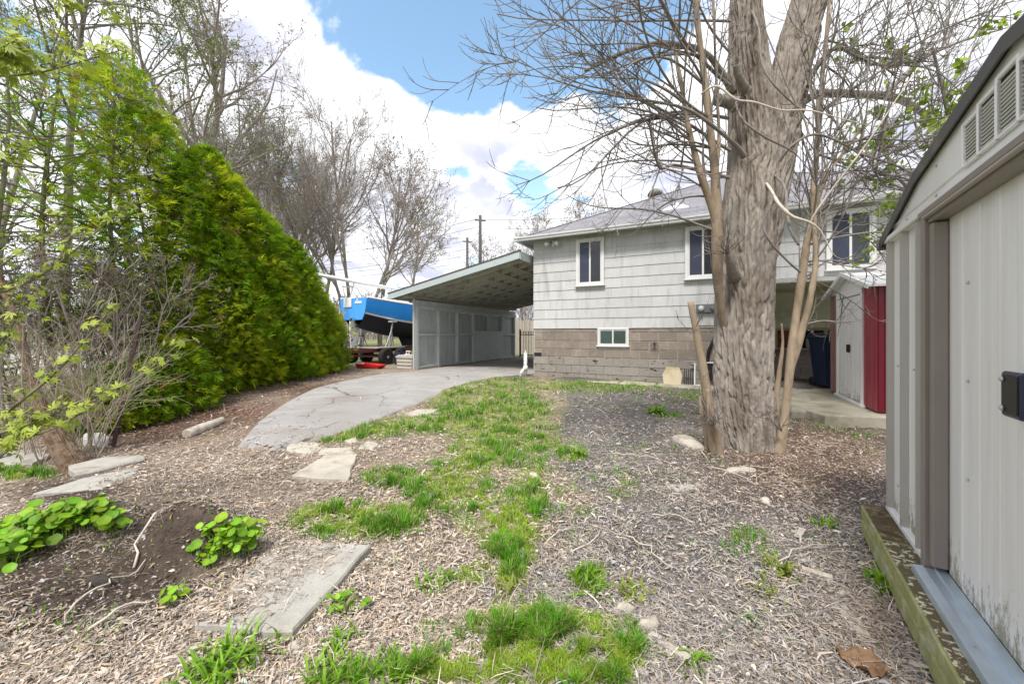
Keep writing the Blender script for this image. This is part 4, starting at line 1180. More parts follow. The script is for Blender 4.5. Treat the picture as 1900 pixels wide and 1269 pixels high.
# gable: panel with crease, louvre vents
gp_ = [(-.02, 1.685)] + [(s, roofz(s) - .012) for s in (0.0, .3, .6, 1.0, 1.5, 2.0, 2.4, 3.0)] + [(3.02, 1.685)]
gab = MB().extrude([(s, -.022, z) for s, z in gp_][::-1], (0, .03, 0)).obj('gable_panel', m_shedw, shed)
MB().cbox(-.02, 3.02, -.040, -.0225, 1.685, 1.715, .004).obj('gable_flange', m_shedw, gab)
MB().add([(.12, -.0225, 1.752), (2.88, -.0225, 1.752), (2.88, -.0225, 1.768), (.12, -.0225, 1.768), (.12, -.028, 1.76), (2.88, -.028, 1.76)], [(0, 1, 5, 4), (4, 5, 2, 3), (0, 4, 3), (1, 2, 5)]).obj('gable_crease', m_shedw, gab)
for (x, zz_) in ((.42, 1.735), (.42, 1.80), (.85, 1.735), (.85, 1.87)):
    link('screw', sc_me, m_steel, gab, (x, -.0235, zz_), (radians(90), 0, 0))
lv = MB().add([(0, 0, 0), (1, 0, 0), (1, -.006, .0025), (0, -.006, .0025), (0, .0, .005), (1, .0, .005)], [(0, 3, 2, 1), (4, 5, 2, 3), (0, 4, 3), (1, 2, 5), (0, 1, 5, 4)]).mesh('louvre')
for (a, b) in ((1.165, 1.285), (1.297, 1.417), (1.429, 1.549), (1.561, 1.681)):
    ztop = min(roofz(a), roofz(b)) - .075
    vent = MB().box(a, b, -.0245, -.0225, 1.76, ztop + .012).obj('vent_opening', m_dark, gab)
    MB().cbox(a - .012, a, -.036, -.0225, 1.748, ztop + .014, .003).cbox(b, b + .012, -.037, -.0225, 1.748, ztop + .014, .003).cbox(a, b, -.035, -.0225, 1.746, 1.760, .003).cbox(a, b, -.035, -.0225, ztop, ztop + .016, .003).obj('vent_frame', m_shedw, vent)
    n = int((ztop - 1.766) / .0135)
    for k in range(n):
        link('louvre', lv, m_shedw, vent, (a, -.0245, 1.768 + k * .0135), None, (b - a, 1, 1))
# roof sheets: dark edge trim over ribbed sheet
for (p, q) in zip(prof[:-1], prof[1:]):
    (a, za), (b, zb) = p, q
    rp = MB().add([(a, -.038, za), (b, -.038, zb), (b, SD + .06, zb), (a, SD + .06, za), (a, -.038, za + .012), (b, -.038, zb + .012), (b, SD + .06, zb + .012), (a, SD + .06, za + .012)], BF).obj('roof_panel', m_shedroof, shed)
    MB().add([(a, -.046, za - .030), (b, -.046, zb - .030), (b, -.039, zb - .030), (a, -.039, za - .030), (a, -.050, za + .02), (b, -.050, zb + .02), (b, -.03, zb + .022), (a, -.03, za + .022)], BF).obj('edge_trim', m_shedroof, rp)
MB().add([(-.075, -.06, 1.655), (-.05, -.06, 1.655), (-.05, SD, 1.655), (-.075, SD, 1.655), (-.075, -.06, 1.72), (-.05, -.06, 1.728), (-.05, SD, 1.728), (-.075, SD, 1.72)], BF).obj('eave_trim', m_shedroof, shed)
# timber sill the shed stands on
tb = empty('timber_sill', sw(0, 0, -.19), SRZ, 'mossy green timber base with peeling cream paint under the white shed', 'timber base')
def timber(x0, x1, z0, z1, mat, top=None):
    o = MB().cbox(x0, x1, -.145, .10, z0, z1, .012).obj('timber', mat, tb)
    if top:
        mb = MB(); n = max(3, int((x1 - x0) / .05)); 
        V = []; F = []
        for i in range(n + 1):
            x = x0 + .008 + (x1 - x0 - .016) * i / n
            for j in range(7):
                y = -.139 + .237 * j / 6
                V.append((x, y, z1 + .003 + random.uniform(-.002, .003)))
        for i in range(n):
            for j in range(6): F.append((i * 7 + j, (i + 1) * 7 + j, (i + 1) * 7 + j + 1, i * 7 + j + 1))
        MB().add(V, F).obj('worn_top', top, o, smooth=True)
timber(-.03, .50, .10, .186, m_timber, m_timtop)
timber(.505, 1.72, .10, .184, m_timber, m_peel)
timber(1.725, 3.0, .10, .185, m_timber, m_peel)
timber(-.02, 1.1, .0, .097, m_timber); timber(1.105, 3.0, .0, .096, m_timber)

# ------------------------------------------------------------------ the big maple
def spline(pts, n):
    pts = np.array(pts, float); m = len(pts)
    t = np.linspace(0, m - 1, n); i = np.minimum(t.astype(int), m - 2); f = (t - i)[:, None]
    p0 = pts[np.maximum(i - 1, 0)]; p1 = pts[i]; p2 = pts[i + 1]; p3 = pts[np.minimum(i + 2, m - 1)]
    return .5 * (2 * p1 + (p2 - p0) * f + (2 * p0 - 5 * p1 + 4 * p2 - p3) * f ** 2 + (3 * p1 - p0 - 3 * p2 + p3) * f ** 3)
def bark_stem(path, n_l, n_a, flare=False, seed=0, depth=.050, ridge=.052):
    """path rows (x,y,z,r): stem with interlacing bark ridges in its surface"""
    S = spline(path, n_l); C = S[:, :3]; R = S[:, 3]
    s = np.r_[0, np.cumsum(np.linalg.norm(np.diff(C, axis=0), axis=1))]
    T = np.gradient(C, axis=0); T /= np.linalg.norm(T, axis=1, keepdims=True)
    X = np.cross(T, np.tile([0, 1., 0], (n_l, 1))); X /= np.linalg.norm(X, axis=1, keepdims=True); Yv = np.cross(T, X)
    th = np.linspace(0, 2 * pi, n_a, endpoint=False)[None]
    ss = s[:, None]
    cyc = np.round(2 * pi * R.mean() / ridge)
    per = lambda fx, fy, o: (lambda w_: fbm(np.cos(th) * fx + o + 20, ss * fy + np.sin(th) * fx + o, o=3))(0)
    w1 = per(2.0, 1.6, 3 + seed) - .44; w2 = per(4.0, 4.2, 9 + seed) - .44; w3 = per(14, 40, 30 + seed) - .44
    ph = th * cyc / 2 + (w1 * 7 + w2 * 5.5)
    rid = np.abs(np.sin(ph)) ** .42
    brk = sm(.34, .44, per(9, 6, 15 + seed))
    d_ = depth * (rid * (.62 + .38 * brk) - .6) + w3 * .014
    rad = R[:, None] * (1 + .05 * np.sin(3 * th + 1 + ss * .7) + .03 * np.sin(5 * th + 2.2 - ss))
    if flare:
        fl = np.exp(-np.maximum(ss - .12, 0) / .20)
        rad = rad * (1 + fl * (.09 + .15 * np.cos(5 * th + .6) + .08 * np.cos(3 * th + 1)))
    rad = rad + d_
    V = C[:, None] + rad[..., None] * (np.cos(th)[..., None] * X[:, None] + np.sin(th)[..., None] * Yv[:, None])
    i = np.arange(n_l - 1)[:, None] * n_a; k = np.arange(n_a)[None]
    F = np.stack([i + k, i + (k + 1) % n_a, i + n_a + (k + 1) % n_a, i + n_a + k], -1).reshape(-1, 4)
    return V.reshape(-1, 3), F
TY = 4.4
def ppx(px, py, Y, rpx): v = P(px, py, Y); return (v.x, v.y, v.z, rpx / FPX * Y * .92 / sqrt(1 + ((px - 950) / FPX) ** 2))
tree = empty('maple_tree', (P(1380, 826, TY).x, TY, 0.0), 0, 'huge rough-barked forked maple trunk with sucker shoots, in front of the house', 'tree')
inv = Matrix.Translation(-Vector(tree.location))
off = np.array(tree.location)
A = Acc()
V, F = bark_stem([ppx(1383, 850, TY, 68), ppx(1381, 815, TY, 63), ppx(1379, 760, TY, 59), ppx(1378, 700, TY, 58), ppx(1379, 600, TY, 57.5), ppx(1384, 500, TY, 57), ppx(1392, 400, TY, 56), ppx(1399, 310, TY, 50),
                  ppx(1396, 220, TY, 44), ppx(1391, 130, TY, 40), ppx(1386, 50, TY, 33), ppx(1380, -60, TY, 26), ppx(1374, -260, TY - .1, 22), ppx(1378, -480, TY, 15)], 470, 320, True)
A.add(V - off, F)
V, F = bark_stem([ppx(1400, 520, TY + .05, 30), ppx(1410, 430, TY + .03, 40), ppx(1424, 340, TY - .02, 43), ppx(1442, 250, TY - .05, 44), ppx(1462, 160, TY - .05, 42), ppx(1481, 80, TY, 39), ppx(1503, 0, TY, 36), ppx(1530, -110, TY + .1, 33), ppx(1560, -300, TY + .2, 26), ppx(1580, -480, TY + .3, 18)], 360, 260, False, 5)
A.add(V - off, F)
link('trunk', A.mesh('trunk', True), m_bark, tree)

def stem(name, path, mat, n=26, S=10, parent=tree, o_=None, knob=.12):
    sp = spline(path, n); o_ = off if o_ is None else o_
    rr = sp[:, 3] * (1 + knob * (vnoise(np.arange(n) * .8 + path[0][0] * 9, np.full(n, path[0][2] * 7)) - .5) * 2)
    V, F = tubes((sp[:, :3] - o_)[None], rr[None], S)
    caps = [np.array([[len(V) - S + k for k in range(S)]])]
    return link(name, np_mesh(name, V, [F] + caps, None, True), mat, parent), sp
# cut sucker stub at the left, stems hugging the trunk, stems at the right
stems = []
def sucker(path, nm='sucker_stem', mat=m_sucker, S=10):
    o, sp = stem(nm, path, mat, S=S); stems.append(sp); return sp
sucker([ppx(1330, 862, 4.15, 13), ppx(1323, 815, 4.13, 12), ppx(1314, 745, 4.12, 10.5), ppx(1304, 680, 4.1, 9), ppx(1293, 620, 4.1, 7.5), ppx(1281, 560, 4.1, 6.5)])
sucker([ppx(1316, 860, 4.25, 8), ppx(1311, 800, 4.2, 7), ppx(1302, 760, 4.15, 5), ppx(1299, 735, 4.15, 3.5)])
sucker([ppx(1338, 862, 4.1, 9), ppx(1330, 805, 4.05, 8), ppx(1318, 775, 4.0, 6), ppx(1313, 722, 4.0, 4)])
sL1 = sucker([ppx(1352, 640, 4.4, 6.56), ppx(1336, 560, 4.22, 9.02), ppx(1331, 490, 4.1, 10.66), ppx(1330, 420, 4.05, 11.48), ppx(1327, 330, 4.0, 9.02), ppx(1319, 250, 3.95, 8.20), ppx(1310, 170, 3.95, 7.38), ppx(1300, 90, 3.9, 6.56), ppx(1290, 0, 3.9, 5.74), ppx(1284, -120, 3.9, 4.10)])
sL2 = sucker([ppx(1332, 430, 4.05, 8.20), ppx(1318, 375, 4.0, 8.20), ppx(1300, 325, 3.95, 7.38), ppx(1285, 270, 3.95, 6.15), ppx(1273, 215, 3.95, 4.92), ppx(1262, 140, 3.95, 3.28), ppx(1245, 60, 3.9, 2.05)])
sL3 = sucker([ppx(1327, 340, 4.0, 4.92), ppx(1334, 260, 4.0, 3.69), ppx(1330, 170, 4.0, 2.87), ppx(1325, 60, 4.0, 2.05), ppx(1318, -80, 4.0, 1.64)])
sR1 = sucker([ppx(1440, 868, 4.12, 19.80), ppx(1446, 835, 4.1, 15.30), ppx(1455, 780, 4.1, 10.80), ppx(1463, 710, 4.1, 9.90), ppx(1470, 640, 4.1, 9.90), ppx(1481, 560, 4.1, 9.00), ppx(1490, 500, 4.1, 9.00), ppx(1499, 440, 4.1, 8.10), ppx(1512, 390, 4.05, 6.30), ppx(1532, 330, 4.0, 4.50), ppx(1560, 290, 4.0, 3.60), ppx(1590, 250, 4.0, 2.70), ppx(1625, 220, 3.95, 1.80)])
sR2 = sucker([ppx(1466, 690, 4.1, 8.10), ppx(1480, 640, 4.08, 9.00), ppx(1494, 590, 4.05, 8.10), ppx(1506, 540, 4.0, 7.65), ppx(1514, 480, 4.0, 6.75), ppx(1511, 420, 4.05, 6.30), ppx(1510, 350, 4.1, 7.20), ppx(1515, 290, 4.15, 6.30), ppx(1521, 200, 4.2, 5.40), ppx(1530, 100, 4.2, 4.50), ppx(1540, -10, 4.2, 3.60), ppx(1546, -120, 4.2, 2.70)])
sR3 = sucker([ppx(1440, 860, 4.25, 10.80), ppx(1443, 800, 4.2, 9.00), ppx(1440, 740, 4.25, 7.20), ppx(1446, 690, 4.25, 5.40), ppx(1452, 640, 4.25, 3.60), ppx(1450, 600, 4.25, 1.80)])
# limbs out of the trunk
sucker([ppx(1360, 170, 4.4, 9.36), ppx(1335, 130, 4.3, 7.20), ppx(1308, 98, 4.2, 5.76), ppx(1265, 84, 4.1, 5.76), ppx(1215, 82, 4.0, 5.04), ppx(1165, 95, 3.9, 4.32), ppx(1120, 115, 3.85, 3.60), ppx(1085, 132, 3.8, 2.52)], 'limb', m_bigbark)
sucker([ppx(1380, 290, 4.0, 7.20), ppx(1365, 270, 3.9, 5.04), ppx(1330, 240, 3.8, 4.32), ppx(1280, 205, 3.75, 3.60), ppx(1220, 190, 3.7, 2.88), ppx(1150, 180, 3.65, 2.16), ppx(1080, 165, 3.6, 1.80), ppx(1010, 140, 3.6, 1.30), ppx(950, 100, 3.6, 0.86)], 'limb', m_twig)
sucker([ppx(1490, 190, 4.4, 10.08), ppx(1520, 175, 4.5, 10.08), ppx(1580, 175, 4.7, 9.36), ppx(1650, 180, 5.0, 10.08), ppx(1690, 195, 5.2, 8.64), ppx(1740, 230, 5.4, 6.48), ppx(1790, 240, 5.6, 5.04)], 'limb', m_bigbark)
sucker([ppx(1640, 178, 4.95, 5.76), ppx(1690, 130, 5.0, 7.20), ppx(1720, 105, 5.1, 5.04), ppx(1790, 75, 5.3, 3.60), ppx(1860, 55, 5.5, 2.16)], 'limb', m_bigbark)
sucker([ppx(1500, 150, 4.3, 6.48), ppx(1530, 105, 4.25, 5.76), ppx(1560, 90, 4.2, 3.60), ppx(1620, 120, 4.2, 2.88), ppx(1690, 115, 4.2, 2.16)], 'limb', m_twig)
sucker([ppx(1445, 300, 4.0, 5.04), ppx(1470, 270, 3.9, 3.60), ppx(1510, 250, 3.9, 3.24), ppx(1560, 265, 3.9, 2.88), ppx(1610, 300, 3.9, 2.16), ppx(1640, 350, 3.9, 1.44)], 'limb', m_twig)
# pale broken limb, and crossing branches with sunlit paleness put into their colour
sucker([ppx(1418, 335, 4.3, 3.10), ppx(1432, 355, 3.85, 3.10), ppx(1446, 380, 3.65, 4.34), ppx(1470, 402, 3.6, 4.34), ppx(1500, 412, 3.6, 3.10), ppx(1522, 428, 3.6, 1.86), ppx(1545, 470, 3.6, 0.93), ppx(1560, 480, 3.6, 0.31)], 'pale_branch', m_paletwig)
sucker([ppx(1430, 320, 4.3, 3.10), ppx(1455, 345, 3.85, 3.10), ppx(1460, 390, 3.7, 3.72), ppx(1466, 425, 3.65, 3.72), ppx(1482, 455, 3.6, 3.10)], 'limb', m_twig)
sucker([ppx(1380, 175, 4.3, 3.10), ppx(1366, 192, 3.75, 3.10), ppx(1380, 225, 3.6, 2.79), ppx(1420, 255, 3.55, 2.48), ppx(1475, 285, 3.5, 1.55), ppx(1510, 330, 3.5, 0.37)], 'limb', m_twig, 7)
sucker([ppx(1300, 175, 3.7, 1.55), ppx(1330, 160, 3.6, 2.48), ppx(1365, 185, 3.55, 2.48), ppx(1400, 190, 3.5, 2.17), ppx(1450, 205, 3.5, 1.86), ppx(1500, 205, 3.5, 1.86), ppx(1560, 220, 3.5, 1.24), ppx(1640, 240, 3.5, 0.37)], 'pale_branch', m_paletwig, 7)
sucker([ppx(1395, 20, 4.3, 2.48), ppx(1408, 55, 3.75, 2.48), ppx(1412, 110, 3.65, 2.48), ppx(1430, 150, 3.6, 2.17), ppx(1475, 195, 3.6, 1.86), ppx(1500, 205, 3.55, 1.24)], 'limb', m_twig, 7)
sucker([ppx(1495, 440, 3.9, 3.10), ppx(1510, 400, 3.8, 2.48), ppx(1545, 350, 3.7, 2.48), ppx(1580, 305, 3.6, 2.48), ppx(1620, 250, 3.55, 1.86), ppx(1660, 190, 3.5, 1.86), ppx(1700, 130, 3.5, 1.24)], 'pale_branch', m_paletwig, 7)
sucker([ppx(1485, 505, 3.95, 2.88), ppx(1462, 485, 3.9, 2.52), ppx(1430, 450, 3.85, 2.52), ppx(1415, 415, 3.85, 2.16), ppx(1432, 380, 3.85, 1.44)], 'limb', m_twig, 7)
# stubs and knots: a sawn stub and a dark hollow stub on the left of the trunk, a twig burr
sucker([ppx(1365, 195, 4.2, 16), ppx(1348, 188, 4.1, 14), ppx(1331, 186, 4.0, 12)], 'sawn_stub', m_bark)
sucker([ppx(1385, 170, 4.05, 12), ppx(1372, 145, 3.95, 9), ppx(1366, 122, 3.9, 7)], 'dead_stub', m_bigbark)
sucker([ppx(1362, 520, 4.3, 15), ppx(1356, 492, 4.05, 10), ppx(1348, 462, 3.97, 4)], 'burr', m_bark)

# slender branches and twigs
def grow2(st, dr, L, r0, r1, Nn, wander, ups, rg):
    B = len(st); Pt = np.empty((B, Nn, 3)); Pt[:, 0] = st
    dd = dr / np.linalg.norm(dr, axis=1, keepdims=True); step = (np.asarray(L) / (Nn - 1))[:, None]
    wv = rg.normal(0, wander, (B, 3))
    for i in range(1, Nn):
        Pt[:, i] = Pt[:, i - 1] + dd * step
        wv = .7 * wv + rg.normal(0, wander, (B, 3)) * .6
        dd = dd + wv; dd[:, 2] += ups[i - 1]
        dd /= np.linalg.norm(dd, axis=1, keepdims=True)
    t = np.linspace(0, 1, Nn)[None]
    return Pt, np.asarray(r0)[:, None] * (1 - t) + np.asarray(r1)[:, None] * t
rt = np.random.default_rng(3)
TW = Acc()
def branch_set(st, dr, L, r0, ups, n2, l2, n3, l3, wander=.065, keepfront=True):
    st = np.asarray(st); dr = np.asarray(dr); L = np.asarray(L); r0 = np.asarray(r0)
    P1, R1 = grow2(st, dr, L, r0 * 1.15, r0 * .38, 13, wander, ups, rt); TW.add(*[a - (off if i == 0 else 0) for i, a in enumerate(tubes(P1, R1, 5))])
    s2, d2, r2, L2, _ = spawn(P1, R1, n2, .2, .98, .75, rt)
    P2, R2 = grow2(s2, d2, l2 * L2 * rt.uniform(.4, 1.1, len(s2)), np.maximum(r2 * .65, .0048), np.full(len(s2), .0028), 8, .06, [.0] * 2 + [.10] * 2 + [.2] * 4, rt)
    V, F = tubes(P2, R2, 4); TW.add(V - off, F)
    s3, d3, r3, L3, _ = spawn(P2, R2, n3, .25, .98, .7, rt)
    P3, R3 = grow2(s3, d3, l3 * rt.uniform(.05, .3, len(s3)), np.maximum(r3 * .7, .0034), np.full(len(s3), .0022), 5, .09, [.1, .2, .2, .2], rt)
    V, F = tubes(P3, R3, 3); TW.add(V - off, F)
def starts(paths, n, t0, t1):
    out = []
    for sp in paths:
        i = rt.uniform(t0, t1, n) * (len(sp) - 1)
        out.append(sp[i.astype(int), :3])
    return np.concatenate(out)
arch = [.0, -.03, -.06, -.08, -.09, -.07, -.03, .02, .08, .13, .16, .18]
upsh = [.05] * 12
# left: long arching branches
s_ = starts([sL1, sL2, sL1], 9, .35, .95)
n = len(s_); dr = np.stack([-np.abs(rt.normal(1, .15, n)), rt.normal(-.12, .30, n), rt.normal(.30, .30, n)], 1)
branch_set(s_, dr, rt.uniform(.9, 2.1, n), rt.uniform(.008, .014, n), arch, 6, .38, 3, 1.0)
tr_pts = np.array([P(x, y, Y) for x, y, Y in ((1356, 100, 4.3), (1356, 40, 4.3), (1352, 220, 4.2), (1355, 280, 4.2), (1352, 330, 4.15), (1354, 160, 4.2), (1356, -20, 4.3), (1356, -60, 4.3))])
n = len(tr_pts); dr = np.stack([-np.ones(n), rt.normal(-.15, .25, n), rt.normal(.25, .25, n)], 1)
branch_set(tr_pts, dr, rt.uniform(1.4, 2.7, n), rt.uniform(.012, .019, n), arch, 8, .36, 3, 1.2)
s_ = starts([np.asarray(stems[9])], 9, .3, 1.0); n = len(s_)
dr = np.stack([-np.abs(rt.normal(.9, .2, n)), rt.normal(0, .35, n), rt.normal(.15, .45, n)], 1)
branch_set(s_, dr, rt.uniform(.6, 1.3, n), rt.uniform(.006, .009, n), arch, 5, .4, 2, 1.0)
s_ = starts([np.asarray(stems[10])], 14, .2, 1.0); n = len(s_)
dr = np.stack([-np.abs(rt.normal(.8, .3, n)), rt.normal(0, .35, n), rt.normal(.0, .5, n)], 1)
branch_set(s_, dr, rt.uniform(.4, 1.1, n), rt.uniform(.004, .007, n), arch, 5, .4, 2, 1.0)
# upright shoots left and right
s_ = starts([sL1, sL2, sL3], 6, .1, .9); n = len(s_)
dr = np.stack([rt.normal(-.2, .25, n), rt.normal(-.1, .25, n), np.ones(n)], 1)
branch_set(s_, dr, rt.uniform(.6, 1.8, n), rt.uniform(.005, .009, n), upsh, 4, .35, 2, .8)
s_ = starts([sR1, sR2, sR2, np.asarray(stems[11]), np.asarray(stems[12]), np.asarray(stems[14])], 13, .35, .98); n = len(s_)
dr = np.stack([rt.normal(.22, .34, n), rt.normal(-.1, .3, n), np.ones(n)], 1)
branch_set(s_, dr, rt.uniform(.7, 2.1, n), rt.uniform(.005, .010, n), upsh, 5, .35, 2, .9)
# right: drooping tangle
s_ = starts([sR1, sR2, np.asarray(stems[11]), np.asarray(stems[13]), np.asarray(stems[14])], 12, .35, .98); n = len(s_)
dr = np.stack([np.abs(rt.normal(.9, .25, n)), rt.normal(-.1, .35, n), rt.normal(.15, .4, n)], 1)
branch_set(s_, dr, rt.uniform(.6, 1.5, n), rt.uniform(.006, .011, n), arch, 6, .42, 3, 1.0)
# high crown, mostly out of the frame
hp = np.array([P(x, y, Y) for x, y, Y in ((1376, -200, 4.3), (1376, -320, 4.35), (1380, -440, 4.4), (1545, -220, 4.5), (1560, -320, 4.6), (1575, -430, 4.65), (1520, -60, 4.4), (1378, -110, 4.4))])
hp = np.repeat(hp, 3, 0); n = len(hp)
dr = np.stack([rt.normal(0, 1, n), rt.normal(.1, .8, n), np.abs(rt.normal(.6, .3, n))], 1)
branch_set(hp, dr, rt.uniform(1.6, 3.2, n), rt.uniform(.02, .035, n), [.0] * 12, 7, .4, 4, 1.5)
# twigs from the burr and the stub
s_ = np.repeat(np.array([P(1350, 470, 3.95), P(1281, 620, 4.1), P(1325, 790, 3.95), P(1450, 800, 4.0)]), (16, 2, 14, 6), 0); n = len(s_)
dr = np.stack([rt.normal(-.35, .45, n), rt.normal(-.3, .3, n), np.abs(rt.normal(.8, .4, n))], 1)
branch_set(s_, dr, rt.uniform(.12, .5, n), rt.uniform(.003, .006, n), [.0] * 12, 2, .4, 1, .4)
link('branches', TW.mesh('branches'), m_twig, tree)

# ------------------------------------------------------------------ other trees
def leafquads(pos, dr, size, rg, col, lo=.6, hi=1.3):
    """small two-triangle leaves"""
    n = len(pos)
    a = dr + rg.normal(0, .6, (n, 3)); a /= np.linalg.norm(a, axis=1, keepdims=True)
    b = np.cross(a, rg.normal(size=(n, 3))); b /= np.linalg.norm(b, axis=1, keepdims=True)
    s = (size * rg.uniform(.6, 1.4, n))[:, None]
    V = np.stack([pos, pos + a * s * .5 + b * s * .28, pos + a * s, pos + a * s * .5 - b * s * .28], 1).reshape(-1, 3)
    F = (np.arange(n)[:, None] * 4 + np.arange(4)[None])
    C = np.repeat(np.asarray(col)[None] * rg.uniform(lo, hi, (n, 1)), 4, 0)
    return V, F, C
def tree_meshes(seed, h, r, n1, n2, n3, n4, fork=.35, spread=.8, up=.04, lens=(.5, .42, .4, .4), leaf=0, leafsize=.06, leafcol=(.22, .17, .10), trunks=1, t_r=None):
    rg = np.random.default_rng(seed)
    st = np.zeros((trunks, 3)); dr = np.tile([0, 0, 1.], (trunks, 1))
    if trunks > 1:
        a = np.arange(trunks) * 2 * pi / trunks + rg.random(); st[:, 0] = .25 * np.cos(a); st[:, 1] = .25 * np.sin(a)
        dr[:, 0] = .20 * np.cos(a); dr[:, 1] = .20 * np.sin(a)
    P0, R0 = grow(st, dr, h * rg.uniform(.85, 1.05, trunks), np.full(trunks, r), np.full(trunks, r * .22), 14, .05, .0, rg)
    tm = np_mesh('trunk', *tubes(P0, R0, 10), None, True)
    A = Acc()
    s, d_, rr, L, t = spawn(P0, R0, n1, fork, .98, spread, rg)
    P1, R1 = grow(s, d_, lens[0] * L * (1.15 - .75 * (t - fork) / (1 - fork)) * rg.uniform(.7, 1.1, len(s)), rr * .6, rr * .12 + .006, 9, .10, up, rg); A.add(*tubes(P1, R1, 6))
    s, d_, rr, L, t = spawn(P1, R1, n2, .2, .98, .7, rg)
    P2, R2 = grow(s, d_, lens[1] * L * rg.uniform(.5, 1.1, len(s)), rr * .6, rr * .15 + .004, 6, .12, up, rg); A.add(*tubes(P2, R2, 4))
    s, d_, rr, L, t = spawn(P2, R2, n3, .2, .98, .65, rg)
    P3, R3 = grow(s, d_, lens[2] * L * rg.uniform(.5, 1.2, len(s)) + .1, rr * .6, rr * .2 + .003, 5, .14, up, rg); A.add(*tubes(P3, R3, 3))
    if n4:
        s, d_, rr, L, t = spawn(P3, R3, n4, .2, 1, .65, rg)
        P4, R4 = grow(s, d_, lens[3] * L * rg.uniform(.5, 1.3, len(s)) + .06, rr * .7, rr * .3 + .002, 4, .12, up, rg); A.add(*tubes(P4, R4, 3))
        tips = P4
    else: tips = P3
    cm = A.mesh('crown_branches')
    lm = None
    if leaf:
        k = rg.integers(0, len(tips), leaf); j = rg.integers(1, tips.shape[1], leaf)
        V, F, C = leafquads(tips[k, j] + rg.normal(0, .03, (leaf, 3)), tips[k, j] - tips[k, j - 1], leafsize, rg, leafcol)
        lm = np_mesh('buds', V, F, C)
    return tm, cm, lm
VAR = {
 'a': tree_meshes(21, 11, .20, 16, 7, 6, 4, .40, .75, .05, leaf=2600, leafsize=.08, leafcol=(.28, .22, .13)),
 'b': tree_meshes(22, 9, .085, 10, 7, 6, 5, .30, .6, .09, leaf=1500, leafsize=.06, leafcol=(.32, .25, .18), trunks=3),
 'c': tree_meshes(23, 8, .11, 14, 7, 6, 3, .35, .7, .08, leaf=1500, leafsize=.09, leafcol=(.26, .20, .14)),
 'd': tree_meshes(24, 12, .12, 12, 6, 6, 3, .25, .9, .02, leaf=3800, leafsize=.075, leafcol=(.20, .26, .05)),
 'e': tree_meshes(25, 3.4, .03, 8, 5, 4, 0, .15, .6, .06, trunks=5, leaf=1200, leafsize=.06, leafcol=(.20, .15, .08)),
}
def put_tree(name, var, loc, rz, sc, label, group, bark=m_bigbark, twig=m_fartwig, cat='tree'):
    e = empty(name, loc, rz, label, cat, group)
    e.scale = (sc, sc, sc) if not hasattr(sc, '__len__') else sc
    tm, cm, lm = VAR[var]
    link('trunk', tm, bark, e); c = link('crown', cm, twig, e)
    if lm is not None: link('buds', lm, m_leaf, c)
    return e
def gl(px, Y, dz=-.05):
    x = (px - 950) / FPX * Y
    return (x, Y, float(gz(x, Y, False)) + dz)
g1 = 'bare trees beyond the hedge'
put_tree('bare_tree', 'a', gl(372, 15), .4, 1.15, 'tall grey forked tree rising just above the cedar hedge, top left', g1)
put_tree('bare_tree', 'd', gl(236, 10.5), 1.2, 1.0, 'thick straight-stemmed tree with small green leaves, left of the grey forked tree', g1, m_bigbark, m_twig)
put_tree('bare_tree', 'd', gl(110, 9.0), 3.2, .95, 'slim leaning tree with sparse green leaves near the left edge', g1, m_greystem, m_twig)
put_tree('bare_tree', 'd', gl(5, 11.5), 5.0, 1.0, 'small-leaved tree at the extreme left edge of the view', g1, m_greystem, m_twig)
put_tree('bare_tree', 'd', gl(300, 14.0), 2.2, 1.05, 'leafing tree in the upper left between the forked tree and thick trunk', g1, m_greystem, m_twig)
put_tree('bare_tree', 'b', gl(655, 21), .3, 1.32, 'wide multi-stemmed bare tree behind the boat, nearest the hedge end', g1)
put_tree('bare_tree', 'b', gl(575, 23), 2.4, 1.5, 'multi-stemmed bare tree partly hidden behind the hedge top', g1)
put_tree('bare_tree', 'b', gl(480, 26), 4.4, 1.65, 'dense brown twiggy tree behind the middle of the hedge', g1)
put_tree('bare_tree', 'c', gl(705, 25), 1.0, 1.45, 'slanting bare tree above the boat with fine side twigs', g1)
put_tree('bare_tree', 'b', gl(415, 19), 5.6, 1.35, 'fine-twigged bare tree between the grey forked tree and the hedge top', g1)
put_tree('bare_tree', 'c', gl(760, 30), 2.0, 1.35, 'slim bare tree above the low end of the carport roof', g1)
put_tree('bare_tree', 'b', gl(530, 30), 3.3, 1.75, 'tall pale bare tree farthest behind the hedge slope', g1)
g2 = 'far trees behind the carport'
put_tree('far_tree', 'b', gl(1010, 36), 5.2, 1.15, 'far spreading bare tree right over the eave corner', g2, m_fartwig)
put_tree('far_tree', 'c', gl(880, 44), 1.1, 1.35, 'far slim bare tree between the two utility poles', g2, m_fartwig)
put_tree('far_tree', 'c', gl(1062, 42), 0.5, 1.75, 'tallest far bare tree rising over the left roof slope', g2, m_fartwig)
put_tree('far_tree', 'c', gl(1005, 46), 2.5, 1.75, 'far bare tree just left of the house eave corner', g2, m_fartwig)
put_tree('far_tree', 'b', gl(925, 40), 1.5, 1.05, 'far bushy bare tree above the high end of the carport', g2, m_fartwig)
put_tree('far_tree', 'c', gl(1130, 55), 3.6, 1.65, 'small far bare tree low over the roof slope', g2, m_fartwig)
put_tree('far_tree', 'b', gl(975, 55), 4.1, 1.35, 'far twiggy tree behind the eave corner tree', g2, m_fartwig)
put_tree('far_tree', 'c', gl(850, 60), 5.1, 1.0, 'low far tree behind the two utility poles', g2, m_fartwig)
g3 = 'low bare thicket behind the boat'
